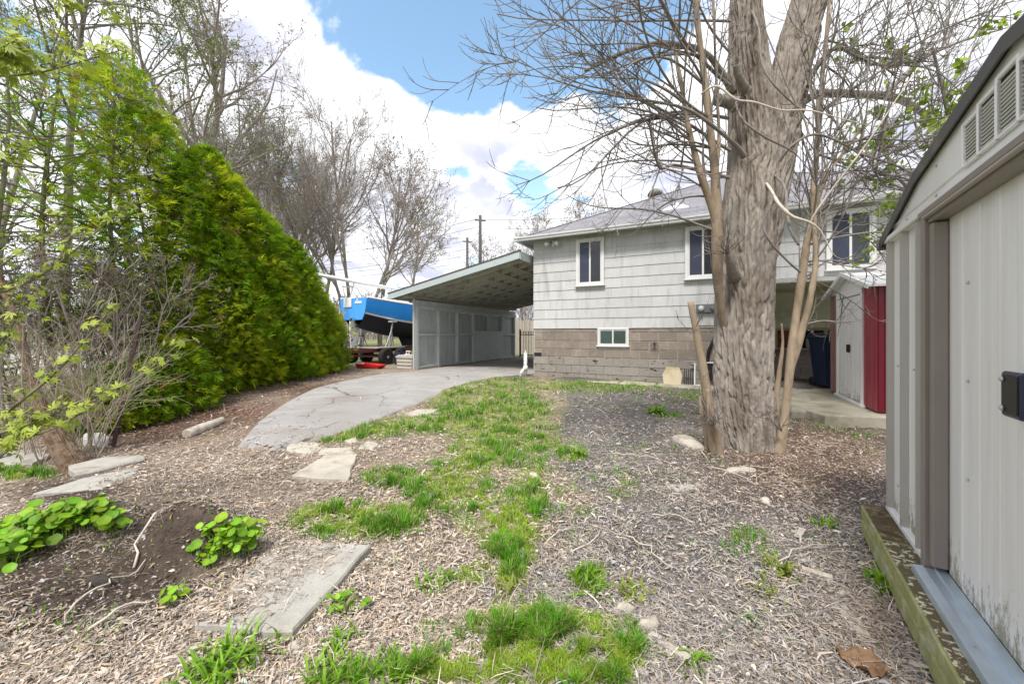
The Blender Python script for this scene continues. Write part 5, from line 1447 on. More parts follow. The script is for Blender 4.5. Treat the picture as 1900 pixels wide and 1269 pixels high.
for k, (px, Y, s, lb) in enumerate(((660, 23, 1.0, 'low bare bush right behind the boat stern'), (715, 25, 1.1, 'low bare bush behind the middle of the boat'), (770, 27, 1.25, 'low bare bush over the carport low end'),
                                    (820, 29, 1.3, 'low bare bush behind the carport fascia'), (610, 20, .9, 'low bare bush behind the far hedge end'), (985, 24, 1.0, 'low bare bush behind the iron gate'))):
    put_tree('bare_bush', 'e', gl(px, Y), k * 1.3, s, lb, g3, m_fartwig, m_fartwig, 'bush')
# trees behind the photographer: what the window panes mirror
for k, (x, y, v) in enumerate(((-3, -9, 'a'), (3.5, -11, 'd'), (9, -8, 'a'), (-9, -10, 'd'))):
    put_tree('garden_tree', v, (x, y, -.05), k * 1.7, 1.0, ('bare tree mirrored in the left house window', 'leafy tree mirrored in the middle house window', 'bare tree mirrored in the right house window', 'leafy tree behind the yard on the left')[k], 'trees behind the yard')
# far wood on the horizon
rgf = np.random.default_rng(8); nf = 2600
ang = rgf.uniform(-1.25, 1.25, nf); rad = rgf.uniform(75, 120, nf)
st = np.stack([rad * np.sin(ang), rad * np.cos(ang), np.full(nf, .0)], 1)
dr = np.stack([rgf.normal(0, .12, nf), rgf.normal(0, .12, nf), np.ones(nf)], 1)
A = Acc()
Pf, Rf = grow(st, dr, rgf.uniform(3, 7.5, nf), np.full(nf, .12), np.full(nf, .04), 4, .05, 0, rgf); A.add(*tubes(Pf, Rf, 3))
s, d_, rr, L, t = spawn(Pf, Rf, 9, .2, 1, .6, rgf)
P1, R1 = grow(s, d_, L * .35, rr * .5, rr * .2, 3, .1, .05, rgf); A.add(*tubes(P1, R1, 3))
stuff(link('far_wood', A.mesh('far_wood'), m_fartwig))["label"] = 'far bare wood along the horizon'

# green-leaved young tree between house and white shed
yt = empty('leafy_sapling', (5.95, 4.35, .05), 0, 'young tree with fresh green leaves between the two sheds', 'tree')
rgy = np.random.default_rng(31)
P0, R0 = grow(np.array([[0, 0, 0.], [.2, .1, 0]]), np.array([[-.30, 0, 1.], [-.22, .05, 1]]), np.array([4.6, 4.2]), np.array([.06, .045]), np.array([.012, .01]), 12, .04, 0, rgy)
link('trunk', np_mesh('trunk', *tubes(P0, R0, 8), None, True), m_twig, yt)
A = Acc(); s, d_, rr, L, t = spawn(P0, R0, 12, .3, .98, .8, rgy)
P1, R1 = grow(s, d_, rgy.uniform(.5, 1.3, len(s)), rr * .5, np.full(len(s), .004), 7, .12, .04, rgy); A.add(*tubes(P1, R1, 5))
s, d_, rr, L, t = spawn(P1, R1, 6, .2, 1, .7, rgy)
P2, R2 = grow(s, d_, rgy.uniform(.15, .5, len(s)), rr * .6, np.full(len(s), .002), 5, .12, .04, rgy); A.add(*tubes(P2, R2, 3))
cr = link('crown', A.mesh('crown'), m_twig, yt)
k = rgy.integers(0, len(P2), 2000); j = rgy.integers(1, 5, 2000)
V, F, C = leafquads(P2[k, j], P2[k, j] - P2[k, j - 1], .075, rgy, (.26, .38, .03))
link('leaves', np_mesh('leaves', V, F, C), m_leaf, cr)

# ------------------------------------------------------------------ cedar hedge
def cedar_mesh(seed, n, prof, sparse=False):
    """sprays: small flat fans of scale-leaf fronds over a column crown; unit height 1, unit radius 1 scaled per tree"""
    rg = np.random.default_rng(seed)
    zt = rg.random(n) ** (.95)
    a = rg.random(n) * 2 * pi
    r = np.interp(zt, prof[0], prof[1]) * (1 - (rg.random(n) ** 2.2) * (.75 if sparse else .5))
    lump = .62 + .75 * fbm(np.cos(a) * 2.2 + seed, zt * 8 + np.sin(a) * 2.2 + seed, 3)
    r = r * lump
    pos = np.stack([r * np.cos(a), r * np.sin(a), zt], 1)
    return pos, a, zt, rg
def cedar(name, loc, H, W, seed, n, label, sparse=False, lean=(0, 0)):
    n = int(n * 1.35)
    prof = ([0, .04, .2, .55, .8, .93, 1.0], [.60, .95, 1.0, .90, .62, .34, .05]) if not sparse else ([0, .12, .3, .6, .85, 1.0], [.25, .5, .9, 1.0, .75, .15])
    pos, a, zt, rg = cedar_mesh(seed, n, prof, sparse)
    pos = pos * np.array([W, W, H])
    pos[:, 0] += lean[0] * zt; pos[:, 1] += lean[1] * zt
    out = np.stack([np.cos(a), np.sin(a), rg.normal(.15 if not sparse else -.05, .35, n)], 1) + rg.normal(0, .28, (n, 3))
    out /= np.linalg.norm(out, axis=1, keepdims=True)
    side = np.cross(out, rg.normal(0, 1, (n, 3)) * .6 + np.array([0, 0, 1.])); side /= np.linalg.norm(side, axis=1, keepdims=True)
    nor = np.cross(out, side)
    sz = rg.uniform(.08, .20, n); wh = rg.random(n) < .10; pos[wh, :2] *= 1.13; sz = np.where(wh, sz * 1.25, sz)
    # seven fronds per spray: (along, across, length, turn)
    fr = [(0, 0, 1.0, 0.0), (.15, .03, .62, .7), (.15, -.03, .62, -.7), (.38, .03, .50, .62), (.38, -.03, .50, -.62), (.6, .02, .34, .55), (.6, -.02, .34, -.55)]
    Vs = []
    for (al, ac, ln, tn) in fr:
        b = pos + out * (al * sz)[:, None] + side * (ac * sz)[:, None]
        dirn = out * cos(tn) + side * sin(tn) + nor * rg.normal(0, .18, (n, 1)) - np.array([0, 0, .12])
        wv = side * cos(tn) - out * sin(tn)
        l = (ln * sz)[:, None]
        Vs.append(np.stack([b, b + dirn * l * .5 + wv * l * .085, b + dirn * l, b + dirn * l * .5 - wv * l * .085], 1))
    V = np.stack(Vs, 1).reshape(-1, 3)
    F = np.arange(len(V)).reshape(-1, 4)
    base = np.array((.19, .345, .012)); yel = np.array((.46, .53, .02)); dk = np.array((.045, .115, .012))
    mixv = fbm(pos[:, 0] * 2.2 + seed * 3, pos[:, 2] * 1.8 + pos[:, 1] * 2.2, 3)
    f = sm(.34, .56, mixv + rg.normal(0, .09, n))[:, None]
    c = base * (1 - f) + yel * f
    g = sm(.25, .0, rg.random(n))[:, None]
    c = c * (1 - g * .6) + dk * g * .6
    c = np.where(rg.random((n, 1)) < .03, np.array((.30, .19, .07)), c)
    C = np.repeat(c * rg.uniform(.6, 1.35, (n, 1)), len(fr) * 4, 0)
    e = empty(name, loc, 0, label, 'tree', 'cedars of the hedge')
    link('crown', np_mesh('crown', V, F, C), m_cedar, e)
    tz = np.linspace(0, 1, 12); wob = (.16 if sparse else .04); T = np.stack([lean[0] * tz + wob * np.sin(tz * 5 + seed) * tz, lean[1] * tz + wob * np.cos(tz * 4 + seed) * tz, -.1 + tz * H * .97], 1)
    tv, tf = tubes(T[None], (np.linspace(.07, .012, 12) * (.75 if sparse else 1))[None], 8)
    # bare inner boughs
    nb = 90; zb = rg.uniform(.06, .9, nb); ab = rg.random(nb) * 2 * pi
    s0 = np.stack([lean[0] * zb, lean[1] * zb, zb * H], 1)
    db = np.stack([np.cos(ab), np.sin(ab), rg.normal(.25, .2, nb)], 1)
    Pb, Rb = grow(s0, db, W * np.interp(zb, prof[0], prof[1]) * rg.uniform(.7, 1.05, nb), np.full(nb, .014), np.full(nb, .004), 6, .12, .05, rg)
    A = Acc(); A.add(tv, tf); A.add(*tubes(Pb, Rb, 4))
    link('trunk', A.mesh('trunk'), m_greystem, e)
    return e
def hx(Y): return float(np.interp(Y, [4.5, 6.7, 7.5, 8.3, 9.2, 10.1, 11.0], [-6.75, -6.3, -5.98, -5.72, -5.58, -5.60, -5.62]))
HEDGE = [(11.1, 2.1, .78, 4200, False, 'lowest cedar at the far end of the hedge, beside the boat'),
         (10.5, 2.55, .84, 4600, False, 'second cedar from the boat end of the hedge'),
         (9.9, 3.0, .90, 5000, False, 'third cedar from the boat end of the hedge'),
         (9.3, 3.4, .95, 5400, False, 'fourth cedar from the boat end of the hedge'),
         (8.7, 3.85, .98, 5800, False, 'fifth cedar from the boat end, in the broad middle of the hedge'),
         (8.1, 4.3, 1.0, 6000, False, 'sixth cedar from the boat end, dense to the ground'),
         (7.5, 4.8, 1.0, 6000, False, 'tallest dense cedar of the hedge, below the grey forked tree'),
         (6.9, 5.3, .95, 4200, True, 'thinning cedar where the hedge begins to show gaps'),
         (6.3, 5.8, .95, 2000, True, 'tall loose cedar left of the dense hedge'),
         (5.6, 5.9, .95, 800, True, 'thin see-through cedar behind the rusty stake'),
         (5.0, 5.5, .95, 380, True, 'sparse cedar behind the leaning stringy trunk'),
         (4.4, 5.2, .90, 260, True, 'sparsest cedar at the left edge of the hedge')]
for k, (Y, H, W_, n_, spz, lb) in enumerate(HEDGE):
    x = hx(Y)
    cedar('cedar_tree', (x, Y, float(gz(x, Y, False)) - .03), H, W_, 50 + k, n_, lb, spz, (random.uniform(-.55, .75) if spz else .12 * random.uniform(-1, 1), .1))
# low cedar skirts in the gap below the sparse crowns
for k, (px, py, H, W_, lb) in enumerate(((330, 772, 1.25, .62, 'low bushy cedar filling the hedge foot near the bark mulch'), (240, 800, .95, .58, 'low dark cedar just behind the rusty stake foot'))):
    p = G(px, py); p.x -= .45; p.y += .35
    cedar('cedar_bush', (p.x, p.y, p.z - .03), H, W_, 80 + k, 1700, lb)

# ------------------------------------------------------------------ left corner: leaning trunk, bare stems, maple shoots
lt = empty('leaning_tree', G(150, 852), 0, 'thick leaning trunk with stringy brown bark at the left', 'tree')
o3 = np.array(lt.location)
V, F = bark_stem([ppx(185, 935, 3.85, 36), ppx(135, 862, 3.9, 30), ppx(112, 828, 3.94, 25), ppx(92, 792, 4.0, 19), ppx(72, 745, 4.1, 13), ppx(55, 690, 4.3, 10), ppx(30, 600, 4.5, 8), ppx(-15, 470, 4.7, 6), ppx(-50, 330, 4.9, 4)], 200, 110, False, 3, .016, .05)
link('trunk', np_mesh('trunk', V - o3, F, None, True), m_stringy, lt)
m_shrubstem = M('shrub_stem', (.36, .31, .24), .85, .2, 9, col2=(.25, .21, .16), c2s=4)
sb = empty('bare_shrub', G(95, 862), 0, 'bare multi-stemmed shrub with pale tan stems in the left corner', 'shrub')
o4 = np.array(sb.location); rgb = np.random.default_rng(41)
nb = 46
bx_ = rgb.uniform(20, 190, nb); st = np.array([G(x, 862 - abs(x - 100) * .25 + rgb.uniform(-14, 10)) for x in bx_]); st[:, 2] -= .02
dr = np.stack([rgb.normal(.10, .30, nb), rgb.normal(.15, .25, nb), np.ones(nb)], 1)
A = Acc()
P1, R1 = grow2(st - o4, dr, rgb.uniform(.8, 1.9, nb), rgb.uniform(.004, .009, nb), np.full(nb, .002), 10, .07, [-.01] * 9, rgb); A.add(*tubes(P1, R1, 5))
s, d_, rr, L, t = spawn(P1, R1, 6, .25, .98, .6, rgb)
P2, R2 = grow2(s, d_, rgb.uniform(.2, .7, len(s)), rr * .6, np.full(len(s), .002), 7, .12, [.02] * 6, rgb); A.add(*tubes(P2, R2, 4))
s, d_, rr, L, t = spawn(P2, R2, 3, .2, .98, .6, rgb)
P3, R3 = grow2(s, d_, rgb.uniform(.08, .3, len(s)), rr * .7, np.full(len(s), .0015), 5, .12, [.02] * 4, rgb); A.add(*tubes(P3, R3, 3))
link('stems', A.mesh('stems'), m_shrubstem, sb)
# twiggy background shrub behind the stems
for k, (px, Y, s) in enumerate(((60, 5.2, .75), (170, 5.6, .8), (250, 6.2, .75))):
    put_tree('bare_bush', 'e', gl(px, Y), k * 2.1 + .5, s, ('grey twiggy bush behind the leaning trunk', 'grey twiggy bush in the gap left of the rusty stake', 'grey twiggy bush right behind the rusty stake')[k], 'bare bushes at the hedge gap', m_twig, m_twig, 'bush')

def palmate(c, facing, size, rg, spread=1.0):
    """one young five-lobed leaf: kite-shaped lobes"""
    f = Vector(facing).normalized(); a = f.orthogonal().normalized(); a.rotate(Matrix.Rotation(rg.random() * 6.28, 3, f)); b = f.cross(a)
    V = []; 
    for k, ln in zip((-2, -1, 0, 1, 2), (.62, .85, 1.0, .85, .62)):
        t = k * .62 * spread
        u = a * cos(t) + b * sin(t); w_ = b * cos(t) - a * sin(t)
        dz = f * (-.18 * ln)
        l = size * ln
        V += [Vector(c), Vector(c) + (u * .55 + dz * .3) * l + w_ * l * .135, Vector(c) + (u + dz) * l, Vector(c) + (u * .55 + dz * .3) * l - w_ * l * .135]
    return V
ms = empty('maple_shoots', G(8, 900), 0, 'maple saplings with fresh yellow-green lobed leaves reaching in from the left edge', 'shrub')
o5 = np.array(ms.location); rgm = np.random.default_rng(43)
def shoot(pts, r0, r1, clusters, lsz, nl=(4, 7)):
    sp = spline([(*P(x, y, Y), 0) for x, y, Y in pts], 16)[:, :3]
    V, F = tubes((sp - o5)[None], np.linspace(r0, r1, 16)[None], 6); TS.add(V, F)
    for t in clusters:
        i = min(int(t * 15), 15); c = sp[i] - o5
        for q in range(rgm.integers(*nl) + 3):
            d_ = rgm.normal(0, 1, 3); d_[2] = abs(d_[2]) * .6 + .1; d_ /= np.linalg.norm(d_)
            e_ = c + d_ * rgm.uniform(.02, .07)
            tb_, tf_ = tubes(np.array([[c, (c + e_) / 2 + (0, 0, .004), e_]]), np.array([[.0018, .0015, .0012]]), 3); TS.add(tb_, tf_)
            face = d_ + np.array([0, -.5, .3])
            vs = palmate(e_, face, .95 * lsz * rgm.uniform(.55, 1.25), rgm, rgm.uniform(.55, 1.1))
            n0 = len(LV); LV.extend([tuple(v) for v in vs])
            cc = np.array((.42, .48, .07)) * (1 - (u_ := rgm.random()) * .55) + np.array((.20, .33, .03)) * u_ * .55
            LC.extend([cc * rgm.uniform(.8, 1.15)] * len(vs))
TS = Acc(); LV = []; LC = []
ar = lambda n: list(np.linspace(.1, 1.0, int(n * 1.7)))
shoot([(-60, 838, 2.1), (20, 760, 2.15), (100, 695, 2.2), (150, 640, 2.25), (205, 575, 2.3)], .010, .003, ar(5), .055)
shoot([(-60, 820, 2.0), (60, 785, 2.05), (150, 745, 2.1), (250, 705, 2.15), (335, 635, 2.2)], .009, .003, ar(6), .05)
shoot([(-60, 850, 1.95), (40, 815, 2.0), (110, 790, 2.0), (185, 745, 2.05)], .007, .003, ar(6), .05)
shoot([(-60, 900, 2.0), (10, 840, 2.0), (50, 800, 2.0), (60, 770, 2.0)], .006, .002, ar(6), .05)
shoot([(-60, 700, 2.3), (0, 640, 2.3), (30, 590, 2.3), (45, 540, 2.3)], .006, .002, ar(6), .05)
shoot([(-60, 560, 2.4), (60, 520, 2.4), (150, 455, 2.4), (230, 385, 2.4)], .010, .003, ar(5), .055)
shoot([(-60, 540, 2.3), (20, 480, 2.3), (80, 440, 2.35), (110, 405, 2.35)], .006, .002, ar(4), .05)
shoot([(-60, 145, 1.8), (10, 141, 1.8), (70, 136, 1.8), (150, 115, 1.8), (220, 95, 1.8)], .006, .002, ar(5), .062)
shoot([(-60, 120, 1.7), (0, 110, 1.7), (40, 95, 1.7)], .005, .002, ar(5), .07)
shoot([(-60, 320, 1.9), (0, 300, 1.9), (40, 270, 1.9)], .005, .002, ar(3), .055)
shoot([(60, -30, 1.8), (110, 0, 1.8), (125, 15, 1.8)], .004, .002, [1.0, .8], .06)
shoot([(170, -40, 1.8), (205, 5, 1.8), (218, 25, 1.8)], .004, .002, [1.0], .05)
# the stem they come from, just outside the frame
spm = spline([(*P(-75, 1000, 2.0), .03), (*P(-75, 820, 2.05), .025), (*P(-80, 560, 2.15), .02), (*P(-75, 300, 2.0), .014), (*P(-72, 60, 1.8), .008)], 20)
V, F = tubes((spm[:, :3] - o5)[None], spm[None, :, 3], 8); TS.add(V, F)
mst = link('stem', TS.mesh('stem'), m_greystem, ms)
LVa = np.array(LV); link('leaves', np_mesh('leaves', LVa, np.arange(len(LVa)).reshape(-1, 4), np.array(LC)), m_leaf, mst)
# rusty stake
a, b = G(207, 830), P(262, 585, 4.75)
sk = empty('rusty_stake', a, 0, 'dark rusty steel stake leaning in front of the thin cedars', 'stake')
d_ = b - a
MB().bar((0, 0, -.1), d_, .045, .008, (1, 0, 0)).bar((.012, -.02, -.1), d_ + Vector((.012, -.02, 0)), .008, .045, (1, 0, 0)).obj('angle_bar', m_rust, sk)
MB().bar(d_ * .33 + Vector((-.035, -.03, 0)), d_ * .33 + Vector((.05, -.03, .02)), .02, .012).obj('cleat', m_rust, sk)
# neighbour's low white wall beyond the hedge gap
nw = empty('low_wall', (-9.6, 8.6, 0), .12, 'low white neighbouring wall with grey coping behind the hedge gap', 'wall')
for k in range(6):
    MB().cbox(-3.6 + k * 1.2, -3.6 + k * 1.2 + 1.185, 0, .15, .40, 1.02, .01).obj('panel', m_farwhite, nw)
MB().cbox(-3.7, 3.65, -.06, .22, 1.022, 1.09, .01).obj('coping', m_fargrey, nw)
MB().cbox(-3.7, 3.65, -.05, .2, -.1, .398, .01).obj('footing', m_fargrey, nw)

# ------------------------------------------------------------------ utility poles, wires, antenna mast
def pole(px, topy, Y, label):
    b_ = Vector(gl(px, Y, -.3)); t_ = P(px, topy, Y); h = t_.z - b_.z
    e = empty('utility_pole', b_, .35, label, 'utility pole', 'utility poles')
    MB().tube([(0, 0, 0), (0, 0, h * .6), (0, 0, h)], [.20, .17, .14], 12).obj('pole', m_pole, e, smooth=True)
    MB().cbox(-.55, .55, -.05, .05, h - .55, h - .44, .01).obj('crossarm', m_pole, e)
    for x in (-.48, -.16, .16, .48):
        MB().lathe([(.03, 0), (.06, .03), (.04, .08), (.06, .12), (.02, .17)], (x, 0, h - .42), 8).obj('insulator', m_steel, e)
    return t_
t1 = pole(891, 400, 38, 'taller dark utility pole standing behind the carport roof')
t2 = pole(867, 441, 46, 'shorter dark utility pole left of the taller one')
def wire(a, b, sag, label, r=.018):
    pts = [Vector(a).lerp(Vector(b), t) - Vector((0, 0, sag * 4 * t * (1 - t))) for t in np.linspace(0, 1, 20)]
    o = MB().tube([p - pts[0] for p in pts], r, 5).obj('overhead_wire', m_wire, None, pts[0]); tag(o, label, 'wire', 'overhead wires')
wl = [(405, 415, 'topmost wire running left from the taller pole'), (420, 428, 'second wire running left from the taller pole'), (446, 452, 'wire running left to the shorter pole top'),
      (462, 466, 'wire below the shorter pole top, slightly crossing'), (474, 470, 'lowest but one wire left of the shorter pole'), (486, 480, 'lowest wire just above the carport fascia')]
for k, (ya, yl, lb) in enumerate(wl):
    tk = P(891, ya, 38) if k < 2 else P(867, ya, 46)
    wire(tk, P(430, yl + 62 - k * 4, 34 if k < 2 else 40), .6, lb)
wire(P(891, 408, 38), P(1290, 380, 44), .5, 'upper wire crossing behind the far trees towards the roof')
wire(P(891, 425, 38), P(1290, 398, 44), .5, 'lower wire crossing behind the far trees towards the roof')
mt = empty('antenna_mast', (8.2, 7.4, 2.8), .3, 'slim lattice antenna mast rising behind the maple branches, upper right', 'mast')
for k in range(3):
    a = k * 2.094; MB().tube([(.14 * cos(a), .14 * sin(a), 0), (.14 * cos(a), .14 * sin(a), 7.5)], .016, 6).obj('rail', m_steel, mt)
for k in range(22):
    mb = MB()
    for q in range(3):
        a, b = q * 2.094, (q + 1) * 2.094
        mb.tube([(.14 * cos(a), .14 * sin(a), k * .34), (.14 * cos(b), .14 * sin(b), k * .34 + .34)], .008, 4)
    mb.obj('lattice', m_steel, mt)
MB().cbox(-.18, .18, -.18, .18, -.05, .0, .01).tube([(0, 0, -2.9), (0, 0, -.05)], .06, 8).obj('base', m_steel, mt)

# ------------------------------------------------------------------ slabs, stones, log, plank
def ground_slab(px, lift, thick, mat, label, cat='slab', group=None, name='paving_slab', bev=.010, sink=.0):
    pts = [G(*p) for p in px]
    zs = min(p.z for p in pts)
    zt = sum(p.z for p in pts) / len(pts) + lift
    return slab_at(name, [tuple(p[:2]) for p in pts], zt - thick, zt, mat, label, cat, group, bev)
gs = 'loose paving slabs'
ground_slab([(517, 1018), (690, 1027), (543, 1190), (360, 1176)], .05, .09, m_concrete, 'large pale concrete slab in the left foreground, dirt on its far half', group=gs)
ground_slab([(541, 889), (605, 847), (662, 846), (646, 896)], .03, .05, m_palestone, 'square cream paving slab in the middle distance left of the grass', group=gs)
ground_slab([(531, 838), (538, 822), (588, 823), (597, 838), (575, 845)], .02, .05, m_palestone, 'flat broken cream slab just past the driveway end', group=gs)
ground_slab([(591, 846), (597, 834), (655, 831), (657, 845)], .02, .05, m_palestone, 'broken slab piece touching the back of the square cream slab', group=gs)
ground_slab([(664, 834), (684, 820), (704, 825), (692, 836)], .02, .04, m_palestone, 'small diamond-shaped slab fragment right of the broken pieces', group=gs)
ground_slab([(640, 820), (660, 812), (664, 820), (650, 825)], .02, .04, m_palestone, 'smallest slab fragment at the edge of the grass', group=gs)
ground_slab([(752, 771), (775, 761), (813, 759), (800, 769), (775, 773)], .02, .05, m_palestone, 'flat slab in the grass beside the driveway edge', group=gs)
ground_slab([(127, 881), (190, 862), (262, 852), (270, 858), (200, 876), (140, 892)], .06, .06, m_concrete, 'upper long pale slab lying near the left trunk', group=gs)
ground_slab([(60, 925), (150, 893), (262, 866), (245, 885), (190, 908)], .02, .05, m_concrete, 'lower long slab sloping beside the soil heap', group=gs)
ground_slab([(-20, 872), (0, 846), (70, 838), (95, 850), (60, 870)], .05, .10, m_concrete, 'grey slab lying under the shrub at the left edge', group=gs)
ground_slab([(150, 826), (158, 814), (190, 811), (203, 822), (190, 832)], .08, .12, m_farwhite, 'small white block at the foot of the hedge gap', 'block', name='white_block')
gr_ = 'pale stones on the bare soil'
def stone(px, py, rx, ry, h, label, mat=m_palestone, seed=0, name='field_stone', cat='stone'):
    c = G(px, py); Y = c.y; rg = np.random.default_rng(seed + 900)
    a = rx / FPX * Y; b = ry / FPX * Y * Y / CAM_H * .7
    nu, nv = 18, 7; V = []; F = []
    th = np.linspace(0, 2 * pi, nu, endpoint=False)
    out = 1 + .16 * np.sin(2 * th + rg.random() * 6) + .10 * np.sin(3 * th + rg.random() * 6) + .05 * np.sin(5 * th + rg.random() * 6)
    for j in range(nv):
        f = j / (nv - 1); rr = (1 - f ** 3.0) if j < nv - 1 else .02
        for i in range(nu):
            V.append((a * rr * out[i] * cos(th[i]), b * rr * out[i] * sin(th[i]), -.03 + (h + .03) * sin(f * pi / 2) + rg.normal(0, .004) * (j > 1)))
    for j in range(nv - 1):
        for i in range(nu): F.append((j * nu + i, j * nu + (i + 1) % nu, (j + 1) * nu + (i + 1) % nu, (j + 1) * nu + i))
    F.append(tuple((nv - 1) * nu + i for i in range(nu)))
    o = MB().add(V, F).obj(name, mat, None, c, None, True); tag(o, label, cat, gr_)
stone(1276, 820, 22, 16, .05, 'round pale stone at the left foot of the big maple', seed=1)
stone(1258, 905, 42, 10, .018, 'flat white stone patch in the bare ground right of the grass', m_concrete, 2)
stone(1376, 872, 28, 8, .025, 'low pale stone half buried in twigs below the trunk', seed=3)
stone(1160, 1137, 17, 11, .05, 'rounded pale stone at the grass edge in the foreground', seed=4)
stone(1205, 1163, 26, 13, .04, 'long flat pale stone beside the foreground grass', seed=5)
stone(1420, 930, 10, 6, .03, 'small white stone in the twigs right of the flat patch', seed=6)
stone(1110, 868, 8, 4, .02, 'tiny pale stone between grass and bare soil', seed=7)
stone(990, 883, 9, 7, .03, 'small cream brick bit at the grass edge', seed=8)
stone(545, 1205, 14, 8, .03, 'small pale stone in front of the large slab', seed=9)
stone(1562, 1105, 10, 7, .025, 'small white stone in front of the timber base', seed=10)
stone(180, 1085, 26, 12, .05, 'dark clod of earth on the soil heap', M('soil_clod', (.055, .045, .04), .95, .3, 20, bump=.01, bs=40), 11, 'soil_clod', 'clod')
# log
a, b = G(347, 812), G(412, 785)
d_ = (b - a); lg = empty('cut_log', a, 0, 'short pale cut log on the mulch beside the driveway end', 'log')
sp = spline([(*(d_ * t + Vector((0, 0, .045 + (.01 if t == .5 else 0)))), r) for t, r in ((0, .062), (.35, .066), (.7, .055), (1, .046))], 14)
MB().tube([tuple(p[:3]) for p in sp], [float(r) for r in sp[:, 3]], 14).obj('log', m_log, lg, smooth=True)
MB().tube([(0, -.0, .045), tuple(-d_.normalized() * .006 + Vector((0, 0, .045)))], [.058, .054], 14).obj('sawn_end', m_palestone, lg)
# plank and sticks
def bar_on_ground(pa, pb, wd, ht, mat, label, name, cat, lift=.012):
    a, b = G(*pa), G(*pb); n_ = 7; V = []; F = []
    d_ = (b - a); r = Vector((d_.y, -d_.x, 0)).normalized() * wd / 2
    for i in range(n_):
        p = a.lerp(b, i / (n_ - 1)) - a + Vector((0, 0, lift + random.uniform(-.002, .002))); w_ = 1 + random.uniform(-.12, .12)
        V += [p - r * w_, p + r * w_, p + r * w_ + Vector((0, 0, ht)), p - r * w_ + Vector((0, 0, ht))]
    for i in range(n_ - 1):
        for k in range(4): F.append((i * 4 + k, i * 4 + (k + 1) % 4, i * 4 + 4 + (k + 1) % 4, i * 4 + 4 + k))
    F += [(3, 2, 1, 0), tuple((n_ - 1) * 4 + k for k in range(4))]
    o = MB().add(V, F).obj(name, mat, None, a); return tag(o, label, cat)
bar_on_ground((1206, 1183), (1278, 1232), .035, .012, m_plank, 'weathered grey lath on the ground beside the foreground grass', 'wood_lath', 'lath')
bar_on_ground((1555, 1125), (1603, 1185), .05, .008, m_plank, 'pale splintered bark strip in front of the timber base', 'bark_strip', 'bark')
bar_on_ground((1488, 1060), (1545, 1078), .04, .012, m_log, 'short brown wood offcut between two small plants', 'wood_offcut', 'wood')
bar_on_ground((1480, 1000), (1490, 985), .035, .010, m_plank, 'small pale wood chip in the twigs near the shed', 'wood_chip', 'wood')
ST = [((1135, 845), (1225, 858), .010), ((1310, 868), (1405, 905), .009), ((1015, 1010), (1065, 985), .008), ((1210, 960), (1290, 975), .008), ((1340, 885), (1440, 872), .008), ((250, 1060), (330, 1000), .012), ((120, 1150), (270, 1045), .010),
      ((1060, 1030), (1170, 985), .008), ((160, 1180), (300, 1120), .012), ((1160, 1000), (1250, 1060), .009), ((1430, 1060), (1560, 1015), .007), ((700, 835), (760, 820), .008), ((860, 1130), (905, 1105), .008)]
rgk = np.random.default_rng(61)
where = ['crossing the bare soil left of the trunk foot', 'below the trunk, angled to the right', 'forked beside the tall grass clump', 'on grey soil below the flat white stone', 'lying against the half-buried stone', 'across the brown clod heap', 'over the dark soil in the left foreground',
         'arched over the bare middle ground', 'low in the left foreground straw', 'diagonal right of the tall grass clump', 'near the foreground plants by the shed', 'behind the square cream slab', 'in the straw right of the large slab']
for (pa, pb, r), wtxt in zip(ST, where):
    a, b = G(*pa), G(*pb); sp = []
    for t in np.linspace(0, 1, 9):
        p = a.lerp(b, t); side = Vector((-(b - a).y, (b - a).x, 0)) * (.12 * sin(t * pi) * rgk.normal(.3, .6) + .01 * rgk.normal())
        p = p + side; p.z = float(gz(p.x, p.y)) + .022 + .02 * sin(t * pi) ; sp.append(p - a)
    o = MB().tube(sp, list(np.linspace(r * .55, r * .3, 9)), 6).obj('fallen_stick', m_paletwig, None, a, None, True); tag(o, 'pale fallen stick ' + wtxt, 'stick', 'fallen sticks')
# crumpled dry leaf
c = G(1600, 1240); V = []; F = []
rg_ = np.random.default_rng(71)
for i in range(9):
    for j in range(7):
        u_, v_ = i / 8 - .5, j / 6 - .5
        shr = 1 - .55 * abs(u_) * 1.4
        V.append((u_ * .14, v_ * .10 * shr * 1.4, .018 + .035 * abs(v_ + .25 * sin(u_ * 7)) + .05 * u_ * u_ + rg_.normal(0, .009)))
for i in range(8):
    for j in range(6): F.append((i * 7 + j, (i + 1) * 7 + j, (i + 1) * 7 + j + 1, i * 7 + j + 1))
o = MB().add(V, F).obj('dry_leaf', m_paper, None, c, (0, 0, -.3)); tag(o, 'large crumpled brown dry leaf at the bottom right', 'leaf')

